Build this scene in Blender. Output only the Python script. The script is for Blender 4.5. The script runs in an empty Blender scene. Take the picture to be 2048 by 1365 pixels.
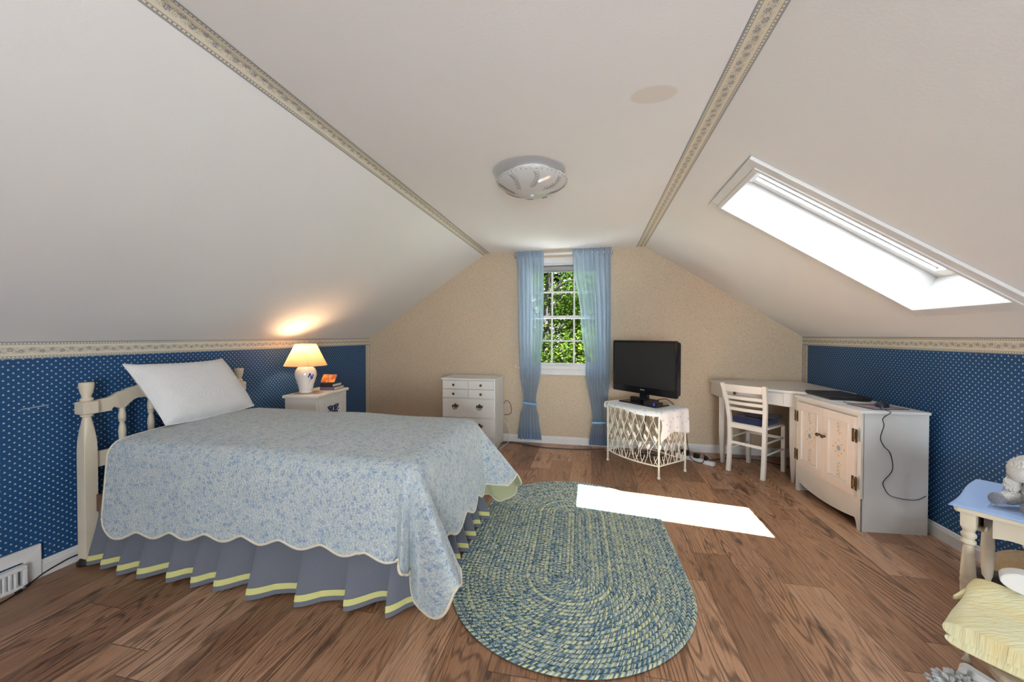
import bpy, math, random
from mathutils import Vector, Matrix, Euler
R = random.Random(7)
sc = bpy.context.scene
COL = sc.collection
pi = math.pi

# ------------------------------------------------------------------ room numbers
XL, XR, YF, YN = -2.727, 2.058, 4.3545, -2.3
KL, KR, CZ = 1.188, 1.214, 2.1815
CXL, CXR = -1.214, 0.5523          # where the slopes meet the flat ceiling
CAMH = 1.22

# ------------------------------------------------------------------ mesh builder
class MB:
    def __init__(s): s.v = []; s.f = []; s.uv = {}; s.mi = {}
    def add(s, vs, fs, uvs=None):
        o = len(s.v); s.v += [tuple(p) for p in vs]
        for k, f in enumerate(fs):
            if uvs is not None: s.uv[len(s.f)] = [uvs[i] for i in f]
            s.f.append(tuple(i + o for i in f))
        return s
    def box(s, c, d, rz=0.0, rot=None):
        x, y, z = d[0]/2, d[1]/2, d[2]/2
        vs = [Vector((a*x, b*y, e*z)) for e in (-1, 1) for a, b in ((-1,-1),(1,-1),(1,1),(-1,1))]
        m = rot if rot is not None else Matrix.Rotation(rz, 3, 'Z')
        c = Vector(c)
        return s.add([m @ p + c for p in vs], [(3,2,1,0),(4,5,6,7),(0,1,5,4),(1,2,6,5),(2,3,7,6),(3,0,4,7)])
    def bx(s, x0, x1, y0, y1, z0, z1):
        return s.box(((x0+x1)/2, (y0+y1)/2, (z0+z1)/2), (x1-x0, y1-y0, z1-z0))
    def grid(s, fn, nu, nv, uvf=None, closeu=False):
        vs = []; uvs = []
        for i in range(nu + (0 if closeu else 1)):
            for j in range(nv + 1):
                u, v = i/nu, j/nv
                vs.append(fn(u, v))
                if uvf: uvs.append(uvf(u, v))
        W = nv + 1; n = nu + (0 if closeu else 1)
        fs = [(i*W+j, ((i+1) % n)*W+j, ((i+1) % n)*W+j+1, i*W+j+1) for i in range(nu) for j in range(nv)]
        return s.add(vs, fs, uvs if uvf else None)
    def lathe(s, prof, c=(0,0,0), n=24, m=None, sup=None):
        """prof: (r, z[, exponent]); exponent>2 makes the ring squarish"""
        vs = []; fs = []; c = Vector(c)
        for p in prof:
            r, z = p[0], p[1]; e = p[2] if len(p) > 2 else 2
            for k in range(n):
                a = 2*pi*k/n; ca, sa = math.cos(a), math.sin(a)
                q = Vector((r*math.copysign(abs(ca)**(2/e), ca), r*math.copysign(abs(sa)**(2/e), sa), z))
                vs.append((m @ q if m else q) + c)
        for i in range(len(prof)-1):
            for k in range(n):
                fs.append((i*n+k, i*n+(k+1) % n, (i+1)*n+(k+1) % n, (i+1)*n+k))
        if prof[0][0] > 1e-6: fs.append(tuple(range(n))[::-1])
        if prof[-1][0] > 1e-6: fs.append(tuple((len(prof)-1)*n+k for k in range(n)))
        return s.add(vs, fs)
    def tube(s, pts, r, n=8, closed=False):
        P = [Vector(p) for p in pts]; N = len(P); vs = []; fs = []
        rr = r if isinstance(r, (list, tuple)) else [r]*N
        up = None
        for i in range(N):
            if closed: t = P[(i+1) % N] - P[i-1]
            else: t = P[min(i+1, N-1)] - P[max(i-1, 0)]
            if t.length < 1e-9: t = Vector((0,0,1))
            t.normalize()
            if up is None:
                up = Vector((0,0,1)) if abs(t.z) < .9 else Vector((1,0,0))
            a = up - t*up.dot(t)
            if a.length < 1e-6: a = t.orthogonal()
            a.normalize(); b = t.cross(a); up = a
            for k in range(n):
                an = 2*pi*k/n
                vs.append(P[i] + (a*math.cos(an) + b*math.sin(an))*rr[i])
        for i in range(N if closed else N-1):
            for k in range(n):
                j = (i+1) % N
                fs.append((i*n+k, i*n+(k+1) % n, j*n+(k+1) % n, j*n+k))
        if not closed:
            fs.append(tuple(range(n))[::-1]); fs.append(tuple((N-1)*n+k for k in range(n)))
        return s.add(vs, fs)
    def prism(s, poly, fr, t):
        """poly: 2-D points; fr: function (a,b,h)->xyz; extruded h 0..t"""
        n = len(poly)
        vs = [fr(a, b, 0) for a, b in poly] + [fr(a, b, t) for a, b in poly]
        fs = [tuple(range(n))[::-1], tuple(range(n, 2*n))] + [(i, (i+1) % n, n+(i+1) % n, n+i) for i in range(n)]
        return s.add(vs, fs)
    def blob(s, c, rad, rot=None, nu=20, nv=12, jit=0.0, e=2.0):
        c = Vector(c); rn = random.Random(int(abs(c.x*991+c.y*577+c.z*313)*1000))
        m = rot if rot is not None else Matrix.Identity(3)
        vs = []; fs = []
        def sp(x): return math.copysign(abs(x)**(2/e), x)
        for j in range(1, nv):
            th = pi*j/nv
            for i in range(nu):
                ph = 2*pi*i/nu; k = 1 + jit*(rn.random()-.5)
                vs.append(m @ Vector((rad[0]*sp(math.sin(th))*sp(math.cos(ph))*k, rad[1]*sp(math.sin(th))*sp(math.sin(ph))*k, rad[2]*sp(math.cos(th))*k)) + c)
        o = len(vs); vs += [m @ Vector((0,0,rad[2])) + c, m @ Vector((0,0,-rad[2])) + c]
        for j in range(nv-2):
            for i in range(nu):
                fs.append((j*nu+i, (j+1)*nu+i, (j+1)*nu+(i+1) % nu, j*nu+(i+1) % nu))
        for i in range(nu):
            fs.append((o, i, (i+1) % nu)); fs.append((o+1, (nv-2)*nu+(i+1) % nu, (nv-2)*nu+i))
        return s.add(vs, fs)
    def join(s, o, mi=0):
        n0 = len(s.f); s.add(o.v, o.f)
        for k in range(n0, len(s.f)): s.mi[k] = mi
        return s

def mk(name, mb, mat, parent=None,  smooth=None, bevel=0, sub=0, solid=0, off=-1, world=False, mods=None):
    me = bpy.data.meshes.new(name)
    vs = mb.v
    if world and parent is not None:
        inv = total_matrix(parent).inverted()
        vs = [inv @ Vector(p) for p in vs]
    me.from_pydata([tuple(p) for p in vs], [], mb.f)
    if mb.uv:
        ul = me.uv_layers.new(name='UVMap')
        for p in me.polygons:
            q = mb.uv.get(p.index)
            if q:
                for k, li in enumerate(p.loop_indices): ul.data[li].uv = q[k]
    me.validate(); me.update()
    if smooth is not None:
        for p in me.polygons: p.use_smooth = True
        if smooth < 170: me.set_sharp_from_angle(angle=math.radians(smooth))
    for q_ in (mat if isinstance(mat, list) else [mat]): me.materials.append(q_)
    for fi, mi_ in mb.mi.items(): me.polygons[fi].material_index = mi_
    o = bpy.data.objects.new(name, me); COL.objects.link(o)
    if parent is not None: o.parent = parent
    if solid:
        m = o.modifiers.new('Solid', 'SOLIDIFY'); m.thickness = solid; m.offset = off
    if bevel:
        m = o.modifiers.new('Bevel', 'BEVEL'); m.width = bevel; m.segments = 2; m.limit_method = 'ANGLE'; m.angle_limit = math.radians(40)
    if sub:
        m = o.modifiers.new('Sub', 'SUBSURF'); m.levels = sub; m.render_levels = sub
    return o

MAT = {}
def total_matrix(o):
    m = Matrix.LocRotScale(o.location, o.rotation_euler, o.scale)
    return total_matrix(o.parent) @ m if o.parent else m

def thing(name, label, cat, loc=(0,0,0), rz=0, group=None):
    o = bpy.data.objects.new(name, None); COL.objects.link(o)
    o.location = loc; o.rotation_euler = (0, 0, rz); o.empty_display_size = .1
    o['label'] = label; o['category'] = cat
    if group: o['group'] = group
    return o
def tag(o, label, cat, group=None, kind=None):
    o['label'] = label; o['category'] = cat
    if group: o['group'] = group
    if kind: o['kind'] = kind
    return o
def solo(name, mb, mat, label, cat, group=None, **kw):
    """one-mesh thing; its origin goes to the middle of its base"""
    xs = [p[0] for p in mb.v]; ys = [p[1] for p in mb.v]; zs = [p[2] for p in mb.v]
    c = ((min(xs)+max(xs))/2, (min(ys)+max(ys))/2, min(zs))
    mb.v = [(p[0]-c[0], p[1]-c[1], p[2]-c[2]) for p in mb.v]
    o = mk(name, mb, mat, **kw); o.location = c
    return tag(o, label, cat, group)
def struct(name, mb, mat, parent=None, **kw):
    o = mk(name, mb, mat, parent, **kw)
    if parent is None: o['kind'] = 'structure'
    return o
def smoothpath(pts, k=6):
    P = [Vector(p) for p in pts]; out = []
    for i in range(len(P)-1):
        p0 = P[max(i-1,0)]; p1 = P[i]; p2 = P[i+1]; p3 = P[min(i+2, len(P)-1)]
        for j in range(k):
            t = j/k
            out.append(.5*((2*p1)+(p2-p0)*t+(2*p0-5*p1+4*p2-p3)*t*t+(3*p1-p0-3*p2+p3)*t**3))
    out.append(P[-1]); return out
def lerp(a, b, t): return a + (b-a)*t
def interp(tab, x):
    if x <= tab[0][0]: return tab[0][1]
    for (a, p), (b, q) in zip(tab, tab[1:]):
        if x <= b:
            t = (x-a)/(b-a); t = t*t*(3-2*t); return p + (q-p)*t
    return tab[-1][1]

# ------------------------------------------------------------------ material helper
class G:
    def __init__(s, name):
        s.m = bpy.data.materials.new(name); s.m.use_nodes = True; s.t = s.m.node_tree
        s.b = s.t.nodes['Principled BSDF']; s.out = s.t.nodes['Material Output']
    def n(s, ty, **k):
        x = s.t.nodes.new(ty)
        for a, b in k.items(): setattr(x, a, b)
        return x
    def put(s, sock, val):
        if isinstance(val, bpy.types.NodeSocket): s.t.links.new(val, sock)
        elif val is not None: 
            if isinstance(val, (tuple, list)) and len(val) == 3 and sock.type == 'RGBA': val = (*val, 1)
            sock.default_value = val
    def math(s, op, a, b=None, c=None):
        x = s.n('ShaderNodeMath', operation=op); s.put(x.inputs[0], a)
        if b is not None: s.put(x.inputs[1], b)
        if c is not None: s.put(x.inputs[2], c)
        return x.outputs[0]
    def vm(s, op, a, b=None):
        x = s.n('ShaderNodeVectorMath', operation=op); s.put(x.inputs[0], a)
        if b is not None: s.put(x.inputs[1], b)
        return x.outputs['Value'] if op in ('LENGTH', 'DISTANCE', 'DOT_PRODUCT') else x.outputs[0]
    def mix(s, f, a, b, bt='MIX'):
        x = s.n('ShaderNodeMix', data_type='RGBA', blend_type=bt); s.put(x.inputs[0], f); s.put(x.inputs[6], a); s.put(x.inputs[7], b)
        return x.outputs[2]
    def noise(s, vec, scale, detail=2, rough=.5, dist=0, col=False):
        x = s.n('ShaderNodeTexNoise'); s.put(x.inputs['Vector'], vec); x.inputs['Scale'].default_value = scale
        x.inputs['Detail'].default_value = detail; x.inputs['Roughness'].default_value = rough; x.inputs['Distortion'].default_value = dist
        return x.outputs['Color' if col else 'Fac']
    def vor(s, vec, scale, feat='F1', out='Distance', rnd=1):
        x = s.n('ShaderNodeTexVoronoi', feature=feat); s.put(x.inputs['Vector'], vec); x.inputs['Scale'].default_value = scale
        x.inputs['Randomness'].default_value = rnd
        return x.outputs[out]
    def white(s, vec, out='Value'):
        x = s.n('ShaderNodeTexWhiteNoise', noise_dimensions='3D'); s.put(x.inputs['Vector'], vec); return x.outputs[out]
    def ramp(s, f, stops, interp='LINEAR'):
        x = s.n('ShaderNodeValToRGB'); s.put(x.inputs[0], f); r = x.color_ramp; r.interpolation = interp
        while len(r.elements) < len(stops): r.elements.new(.5)
        for e, (p, c) in zip(r.elements, stops): e.position = p; e.color = (*c, 1) if len(c) == 3 else c
        return x.outputs[0]
    def mapr(s, f, a, b, c=0, d=1):
        x = s.n('ShaderNodeMapRange'); s.put(x.inputs[0], f)
        for i, q in enumerate((a, b, c, d)): x.inputs[i+1].default_value = q
        return x.outputs[0]
    def uv(s): return s.n('ShaderNodeTexCoord').outputs['UV']
    def obj(s): return s.n('ShaderNodeTexCoord').outputs['Object']
    def xyz(s, v):
        x = s.n('ShaderNodeSeparateXYZ'); s.put(x.inputs[0], v); return x.outputs
    def cmb(s, a=0, b=0, c=0):
        x = s.n('ShaderNodeCombineXYZ'); s.put(x.inputs[0], a); s.put(x.inputs[1], b); s.put(x.inputs[2], c); return x.outputs[0]
    def mp(s, v, sc=(1,1,1), lo=(0,0,0), ro=(0,0,0)):
        x = s.n('ShaderNodeMapping'); s.put(x.inputs[0], v); x.inputs['Scale'].default_value = sc; x.inputs['Location'].default_value = lo; x.inputs['Rotation'].default_value = ro
        return x.outputs[0]
    def bump(s, h, st=.3, d=.01):
        x = s.n('ShaderNodeBump'); s.put(x.inputs['Height'], h); x.inputs['Strength'].default_value = st; x.inputs['Distance'].default_value = d
        s.t.links.new(x.outputs[0], s.b.inputs['Normal']); return s
    def set(s, **k):
        for a, b in k.items(): s.put(s.b.inputs[{'col':'Base Color','rough':'Roughness','metal':'Metallic','spec':'Specular IOR Level','trans':'Transmission Weight','alpha':'Alpha','sheen':'Sheen Weight','coat':'Coat Weight','sss':'Subsurface Weight','em':'Emission Color','ems':'Emission Strength','ior':'IOR'}[a]], b)
        return s
def plain(name, col, rough=.5, **k):
    g = G(name).set(col=col, rough=rough, **k)
    return g.m
def painted(name, col, rough=.45, var=.06, sc=6, bump=.04):
    g = G(name); o = g.obj(); f = g.noise(o, sc, 4)
    c = g.mix(g.mapr(f, .3, .7), tuple(x*(1-var) for x in col), tuple(min(1, x*(1+var)) for x in col))
    g.set(col=c, rough=rough); g.bump(g.noise(o, 120, 3), bump, .004); return g.m

def m_bluepaper():
    g = G('blue_dot_wallpaper'); u = g.uv()
    p = g.vm('MULTIPLY', u, (1/.0335, 1/.0330, 0))
    def motif(shift):
        q = g.vm('SUBTRACT', g.vm('FRACTION', g.vm('ADD', p, shift)), (.5, .5, 0))
        d = None
        for c, r in (((0, .062, 0), .060), ((-.075, -.045, 0), .052), ((.075, -.045, 0), .052), ((0, -.05, 0), .055)):
            k = g.math('SUBTRACT', g.vm('DISTANCE', q, c), r)
            d = k if d is None else g.math('MINIMUM', d, k)
        return d
    d = g.math('MINIMUM', motif((0, 0, 0)), motif((.5, .5, 0)))
    f = g.mapr(d, .02, -.02)
    base = g.mix(g.noise(u, 3, 3), (.011, .062, .168), (.016, .076, .198))
    col = g.mix(f, base, (.50, .56, .60))
    # a faint pale scuff at a height of about one metre
    x, y, z = g.xyz(u)
    g.set(col=col, rough=.55, spec=.3); return g.m
def m_beige():
    g = G('beige_vermicelli_wallpaper'); o = g.obj()
    n2 = g.noise(o, 95, 2, .5, 1.6)
    f = g.mapr(g.math('ABSOLUTE', g.math('SUBTRACT', n2, .5)), .0, .05)
    big = g.noise(o, 2.0, 3)
    c1 = g.mix(big, (.585, .475, .355), (.635, .525, .395))
    col = g.mix(f, (.33, .245, .165), c1)
    g.set(col=col, rough=.7, spec=.2); return g.m
def m_border():
    g = G('floral_border_paper'); u = g.uv(); x, y, z = g.xyz(u)
    yy = g.math('ABSOLUTE', g.math('SUBTRACT', y, .5))        # 0 centre .. .5 edge
    def line(c, w): return g.mapr(g.math('ABSOLUTE', g.math('SUBTRACT', yy, c)), w, w*.5)
    lines = g.math('MAXIMUM', g.math('MAXIMUM', line(.485, .016), line(.44, .013)), line(.335, .013))
    band = g.mapr(g.math('ABSOLUTE', g.math('SUBTRACT', yy, .4625)), .02, .015)
    cream = g.mix(g.noise(u, 40, 2), (.63, .57, .45), (.70, .64, .52))
    c = g.mix(band, cream, (.50, .53, .53))
    # small dots between the lines
    px = g.math('SUBTRACT', g.math('FRACT', g.math('DIVIDE', x, .0135)), .5)
    dd = g.math('MAXIMUM', g.math('ABSOLUTE', px), g.math('MULTIPLY', g.math('ABSOLUTE', g.math('SUBTRACT', yy, .388)), 6))
    c = g.mix(g.mapr(dd, .22, .14), c, (.22, .22, .21))
    # flower clusters down the middle, one about every 3.6 cm
    per = .037
    cell = g.math('FLOOR', g.math('DIVIDE', x, per)); fx = g.math('SUBTRACT', g.math('FRACT', g.math('DIVIDE', x, per)), .5)
    sgn = g.math('SUBTRACT', g.math('MULTIPLY', g.math('FLOORED_MODULO', cell, 2), 2), 1)
    cy = g.math('MULTIPLY', g.math('SUBTRACT', y, .5), 2.2)
    p2 = g.cmb(fx, g.math('SUBTRACT', cy, g.math('MULTIPLY', sgn, .12)), 0)
    r = g.vm('LENGTH', p2)
    nz = g.noise(g.vm('MULTIPLY', u, (1, .085, 1)), 330, 2, .6)
    flower = g.math('MULTIPLY', g.mapr(r, .34, .22), g.mapr(nz, .47, .55))
    r2 = g.vm('LENGTH', g.cmb(g.math('SUBTRACT', g.math('ABSOLUTE', fx), .42), cy, 0))
    leaf = g.math('MULTIPLY', g.mapr(r2, .5, .3), g.mapr(g.noise(g.vm('MULTIPLY', u, (1, .085, 1)), 420, 1, .5, 1.0), .55, .60))
    inside = g.mapr(yy, .31, .30)
    c = g.mix(g.math('MULTIPLY', leaf, inside), c, (.13, .15, .13))
    c = g.mix(g.math('MULTIPLY', flower, inside), c, (.10, .115, .20))
    c = g.mix(lines, c, (.10, .11, .13))
    g.set(col=c, rough=.6, spec=.25); return g.m
def m_floor():
    g = G('brown_plank_floor'); o = g.obj(); x, y, z = g.xyz(o)
    PW, PL = .186, 1.21
    col_i = g.math('FLOOR', g.math('DIVIDE', x, PW)); fx = g.math('FRACT', g.math('DIVIDE', x, PW))
    ofs = g.math('MULTIPLY', g.white(g.cmb(col_i, 3.7, 0)), PL)
    yy = g.math('DIVIDE', g.math('ADD', y, ofs), PL); row = g.math('FLOOR', yy); fy = g.math('FRACT', yy)
    rid = g.white(g.cmb(col_i, row, 1.3), 'Color'); rv = g.white(g.cmb(col_i, row, 5.1))
    seed = g.vm('MULTIPLY', rid, (13, 17, 9))
    q = g.vm('ADD', o, seed)
    # cathedral rings: distorted bands stretched along the plank
    w = g.vm('MULTIPLY', q, (1, .075, 1))
    nz = g.noise(w, 5.0, 1.5, .5, .35)
    rings = g.math('SINE', g.math('ADD', g.math('MULTIPLY', nz, 270), g.math('MULTIPLY', g.noise(g.vm('MULTIPLY', q, (1, .2, 1)), 40, 2), 3)))
    fine = g.noise(g.vm('MULTIPLY', q, (1, .03, 1)), 210, 4, .7)
    blot = g.noise(g.vm('MULTIPLY', q, (1, .28, 1)), 11, 4, .65)
    saw = g.math('SINE', g.math('ADD', g.math('MULTIPLY', y, 900), g.math('MULTIPLY', g.noise(q, 6, 2), 30)))
    base = g.ramp(rv, [(0, (.24, .115, .058)), (.35, (.345, .175, .092)), (.7, (.43, .228, .126)), (1, (.53, .31, .19))])
    c = g.mix(g.math('MULTIPLY', g.mapr(rings, .1, 1, 0, .72), g.mapr(g.noise(w, 3, 2), .38, .56)), base, (.070, .030, .015))
    c = g.mix(g.mapr(fine, .52, .68, 0, .75), c, (.070, .031, .016))
    c = g.mix(g.mapr(fine, .46, .30, 0, .5), c, (.42, .255, .16))
    c = g.mix(g.mapr(blot, .56, .70, 0, .85), c, (.045, .020, .011))
    c = g.mix(g.math('MULTIPLY', g.mapr(saw, .5, 1, 0, .18), g.mapr(g.noise(q, 3, 1), .5, .65)), c, (.08, .04, .025))
    ex = g.math('MINIMUM', fx, g.math('SUBTRACT', 1, fx)); ey = g.math('MULTIPLY', g.math('MINIMUM', fy, g.math('SUBTRACT', 1, fy)), PL/PW)
    edge = g.mapr(g.math('MINIMUM', ex, ey), .012, .004)
    c = g.mix(g.math('MULTIPLY', edge, .75), c, (.04, .02, .012))
    g.set(col=c, rough=g.mapr(fine, .3, .7, .27, .42), spec=.5)
    g.bump(g.math('SUBTRACT', g.math('MULTIPLY', fine, -.3), edge), .25, .002); return g.m
def m_ceiling():
    g = G('ceiling_paint'); o = g.obj()
    c = g.mix(g.noise(o, 1.3, 4), (.755, .745, .735), (.79, .78, .77))
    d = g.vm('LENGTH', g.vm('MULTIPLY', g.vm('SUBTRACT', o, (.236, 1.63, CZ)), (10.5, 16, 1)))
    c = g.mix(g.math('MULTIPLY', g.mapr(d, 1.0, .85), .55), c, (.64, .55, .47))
    g.set(col=c, rough=.75, spec=.2); g.bump(g.noise(o, 90, 4), .12, .004); return g.m
def m_quilt():
    g = G('blue_floral_quilt'); u = g.uv()
    ud = g.vm('ADD', u, g.vm('MULTIPLY', g.noise(u, 18, 2, col=True), (.02, .02, 0)))
    v1 = g.vor(ud, 36, out='Distance'); v2 = g.vor(ud, 95, out='Distance')
    n1 = g.noise(ud, 150, 3, .6, .8); n2 = g.noise(ud, 45, 2, .5, .5)
    base = g.mix(g.mapr(g.noise(u, 14, 3), .35, .65), (.50, .53, .49), (.59, .60, .54))
    spr = g.math('MULTIPLY', g.mapr(n1, .47, .55), g.mapr(v2, .70, .40))
    c = g.mix(g.math('MULTIPLY', spr, .85), base, (.23, .32, .44))
    c = g.mix(g.mapr(g.noise(ud, 230, 3, .6, .5), .47, .58, 0, .75), c, (.28, .36, .44))
    fl = g.math('MULTIPLY', g.mapr(v1, .46, .30), g.mapr(n2, .36, .48))
    fl = g.math('MULTIPLY', fl, g.mapr(n1, .40, .52))
    c = g.mix(g.math('MULTIPLY', fl, .8), c, (.17, .25, .40))
    x, y, z = g.xyz(ud)
    wave = g.math('SINE', g.math('MULTIPLY', g.math('ADD', x, g.math('MULTIPLY', g.math('SINE', g.math('MULTIPLY', y, 150)), .004)), 420))
    g.set(col=c, rough=.85, spec=.15, sheen=.25)
    g.bump(g.math('ADD', g.math('MULTIPLY', wave, .13), g.noise(u, 130, 2)), .8, .005); return g.m
def m_rug():
    g = G('braided_rug'); u = g.uv(); x, y, z = g.xyz(u)       # x arc length, y ring number
    fr = g.math('FRACT', y); ring = g.math('FLOOR', y)
    k = g.math('ABSOLUTE', g.math('SUBTRACT', fr, .5))
    s = g.math('DIVIDE', g.math('ADD', x, g.math('MULTIPLY', k, .026)), .0058)
    side = g.math('GREATER_THAN', fr, .5)
    s = g.math('ADD', s, g.math('MULTIPLY', side, .5))
    st = g.math('FLOOR', s); fs = g.math('FRACT', s)
    stm = g.math('FLOORED_MODULO', st, 4)
    rr = g.white(g.cmb(ring, g.math('ADD', stm, 7), 2)); r2 = g.white(g.cmb(g.math('ADD', st, .5), ring, side))
    pick = g.math('FRACT', g.math('ADD', g.math('MULTIPLY', rr, .55), g.math('MULTIPLY', r2, .55)))
    c = g.ramp(pick, [(0, (.060, .125, .180)), (.22, (.110, .190, .250)), (.38, (.27, .35, .37)), (.52, (.42, .48, .42)), (.64, (.62, .62, .35)), (.83, (.70, .69, .45)), (.91, (.085, .155, .215))], 'CONSTANT')
    e = g.mapr(g.math('MINIMUM', fs, g.math('SUBTRACT', 1, fs)), .0, .16, .72, 1)
    e2 = g.mapr(g.math('MINIMUM', fr, g.math('SUBTRACT', 1, fr)), .0, .10, .78, 1)
    f = g.math('MULTIPLY', e, e2)
    c = g.mix(f, (.02, .035, .04), c)
    g.set(col=c, rough=.9, spec=.1); g.bump(g.math('ADD', f, g.math('MULTIPLY', g.noise(g.obj(), 300, 2), .3)), .6, .004); return g.m
def m_fabric(name, c1, c2, sc=140, bump=.25, rough=.9, sheen=.2):
    g = G(name); o = g.obj()
    g.set(col=g.mix(g.noise(o, sc, 3), c1, c2), rough=rough, spec=.15, sheen=sheen)
    g.bump(g.noise(o, sc*3, 2), bump, .002); return g.m
def m_pillow():
    g = G('white_matelasse'); u = g.uv(); x, y, z = g.xyz(u)
    d = g.vor(g.vm('ADD', u, g.vm('MULTIPLY', g.noise(u, 5, 1, col=True), (.11, .11, 0))), 9.5, rnd=.9)
    w = g.math('SINE', g.math('MULTIPLY', d, 70))
    h = g.math('ADD', g.math('MULTIPLY', w, .4), g.math('MULTIPLY', g.noise(u, 120, 3), 1.6))
    g.set(col=(.72, .71, .705), rough=.9, spec=.1, sheen=.2); g.bump(h, .36, .005); return g.m
def m_sheer():
    g = G('blue_sheer_curtain'); o = g.obj()
    x, y, z = g.xyz(o)
    weave = g.noise(g.vm('MULTIPLY', o, (1, 1, .05)), 260, 2)
    col = g.mix(weave, (.36, .45, .60), (.42, .51, .65))
    d = g.n('ShaderNodeBsdfDiffuse'); g.put(d.inputs[0], col)
    t = g.n('ShaderNodeBsdfTranslucent'); g.put(t.inputs[0], g.mix(.35, col, (.70, .84, .80)))
    tr = g.n('ShaderNodeBsdfTransparent'); tr.inputs[0].default_value = (.80, .90, 1, 1)
    m1 = g.n('ShaderNodeMixShader'); m1.inputs[0].default_value = .52; g.t.links.new(d.outputs[0], m1.inputs[1]); g.t.links.new(t.outputs[0], m1.inputs[2])
    m2 = g.n('ShaderNodeMixShader'); m2.inputs[0].default_value = .33; g.t.links.new(m1.outputs[0], m2.inputs[1]); g.t.links.new(tr.outputs[0], m2.inputs[2])
    g.t.links.new(m2.outputs[0], g.out.inputs[0]); return g.m
def m_shade():
    g = G('pleated_lamp_shade'); o = g.obj(); x, y, z = g.xyz(o)
    a = g.math('SINE', g.math('MULTIPLY', g.math('ARCTAN2', y, x), 90))
    col = g.mix(g.mapr(a, -1, 1), (.60, .41, .23), (.84, .65, .43))
    d = g.n('ShaderNodeBsdfDiffuse'); g.put(d.inputs[0], col)
    t = g.n('ShaderNodeBsdfTranslucent'); g.put(t.inputs[0], col)
    m1 = g.n('ShaderNodeMixShader'); m1.inputs[0].default_value = .6; g.t.links.new(d.outputs[0], m1.inputs[1]); g.t.links.new(t.outputs[0], m1.inputs[2])
    g.t.links.new(m1.outputs[0], g.out.inputs[0]); return g.m
def m_pane():
    g = G('window_glass')
    a = g.n('ShaderNodeBsdfTransparent'); a.inputs[0].default_value = (.97, .98, .975, 1)
    b = g.n('ShaderNodeBsdfGlossy'); b.inputs['Roughness'].default_value = .02
    fr = g.n('ShaderNodeFresnel'); fr.inputs[0].default_value = 1.45
    m1 = g.n('ShaderNodeMixShader'); g.t.links.new(g.math('MULTIPLY', fr.outputs[0], .12), m1.inputs[0]); g.t.links.new(a.outputs[0], m1.inputs[1]); g.t.links.new(b.outputs[0], m1.inputs[2])
    g.t.links.new(m1.outputs[0], g.out.inputs[0]); return g.m
def m_leaf(name, a, b, tr=.35):
    g = G(name); o = g.obj()
    col = g.mix(g.noise(o, 9, 2), a, b)
    d = g.n('ShaderNodeBsdfDiffuse'); g.put(d.inputs[0], col)
    t = g.n('ShaderNodeBsdfTranslucent'); g.put(t.inputs[0], g.mix(.4, col, (.05, .10, .008)))
    m1 = g.n('ShaderNodeMixShader'); m1.inputs[0].default_value = tr; g.t.links.new(d.outputs[0], m1.inputs[1]); g.t.links.new(t.outputs[0], m1.inputs[2])
    g.t.links.new(m1.outputs[0], g.out.inputs[0]); return g.m
def m_plush(name, a, b, sc=90):
    g = G(name); o = g.obj(); n1 = g.noise(o, sc, 4, .7)
    g.set(col=g.mix(n1, a, b), rough=1, spec=.05, sheen=.6); g.bump(n1, .9, .01); return g.m
def m_photo():
    g = G('orange_cover_print'); o = g.obj()
    c = g.ramp(g.noise(o, 22, 4, .6, 1.2), [(.25, (.05, .012, .004)), (.45, (.42, .10, .015)), (.6, (.70, .27, .04)), (.75, (.85, .60, .28))])
    g.set(col=c, rough=.3); return g.m
def m_padprint():
    g = G('mouse_pad_print'); o = g.obj()
    c = g.ramp(g.noise(o, 14, 3, .6, .8), [(.3, (.20, .15, .22)), (.5, (.34, .26, .36)), (.65, (.55, .40, .26)), (.8, (.62, .56, .52))])
    g.set(col=c, rough=.6); return g.m

BLUEP, BEIGE, BORDER, FLOOR, CEIL = m_bluepaper(), m_beige(), m_border(), m_floor(), m_ceiling()
TRIMW = painted('white_trim_paint', (.70, .69, .68), .4)
CREAM = painted('cream_furniture_paint', (.66, .58, .45), .42, .05)
WHITEF = painted('white_furniture_paint', (.72, .69, .64), .4, .04)
WHITE2 = painted('cool_white_furniture_paint', (.71, .70, .68), .35, .03)
QUILT, RUG, PILLOW, SHEER, GLASS = m_quilt(), m_rug(), m_pillow(), m_sheer(), m_pane()
BIND = m_fabric('cream_binding', (.60, .53, .40), (.68, .61, .47))
LINING = m_fabric('pale_green_lining', (.44, .45, .27), (.50, .51, .32))
SKIRT = m_fabric('slate_skirt_cloth', (.130, .138, .165), (.155, .163, .192), 200, .2)
RIBBON = m_fabric('yellow_ribbon', (.55, .53, .20), (.62, .60, .25), 200, .2)
SHEET = m_fabric('white_sheet', (.68, .67, .65), (.74, .73, .71))
BLACK = plain('black_plastic', (.012, .012, .013), .35)
GLOSSB = plain('black_gloss', (.010, .010, .011), .12)
SCREEN = plain('dark_screen', (.017, .017, .018), .45, spec=.35)
CORDB = plain('black_cord', (.01, .01, .01), .5)
CORDW = plain('white_cord', (.72, .72, .71), .45)
BRASS = painted('aged_brass', (.16, .10, .045), .4); BRASS.node_tree.nodes['Principled BSDF'].inputs['Metallic'].default_value = .8
BROWNK = plain('brown_knob', (.09, .045, .02), .35)
WOODB = painted('brown_wood', (.12, .06, .03), .5, .2)
NAVY = m_fabric('navy_cloth', (.018, .022, .07), (.028, .033, .095))
METALW = painted('ivory_metal_paint', (.72, .68, .58), .35, .04)
SILVER = plain('brushed_metal', (.55, .55, .56), .3, metal=.9)

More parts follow.
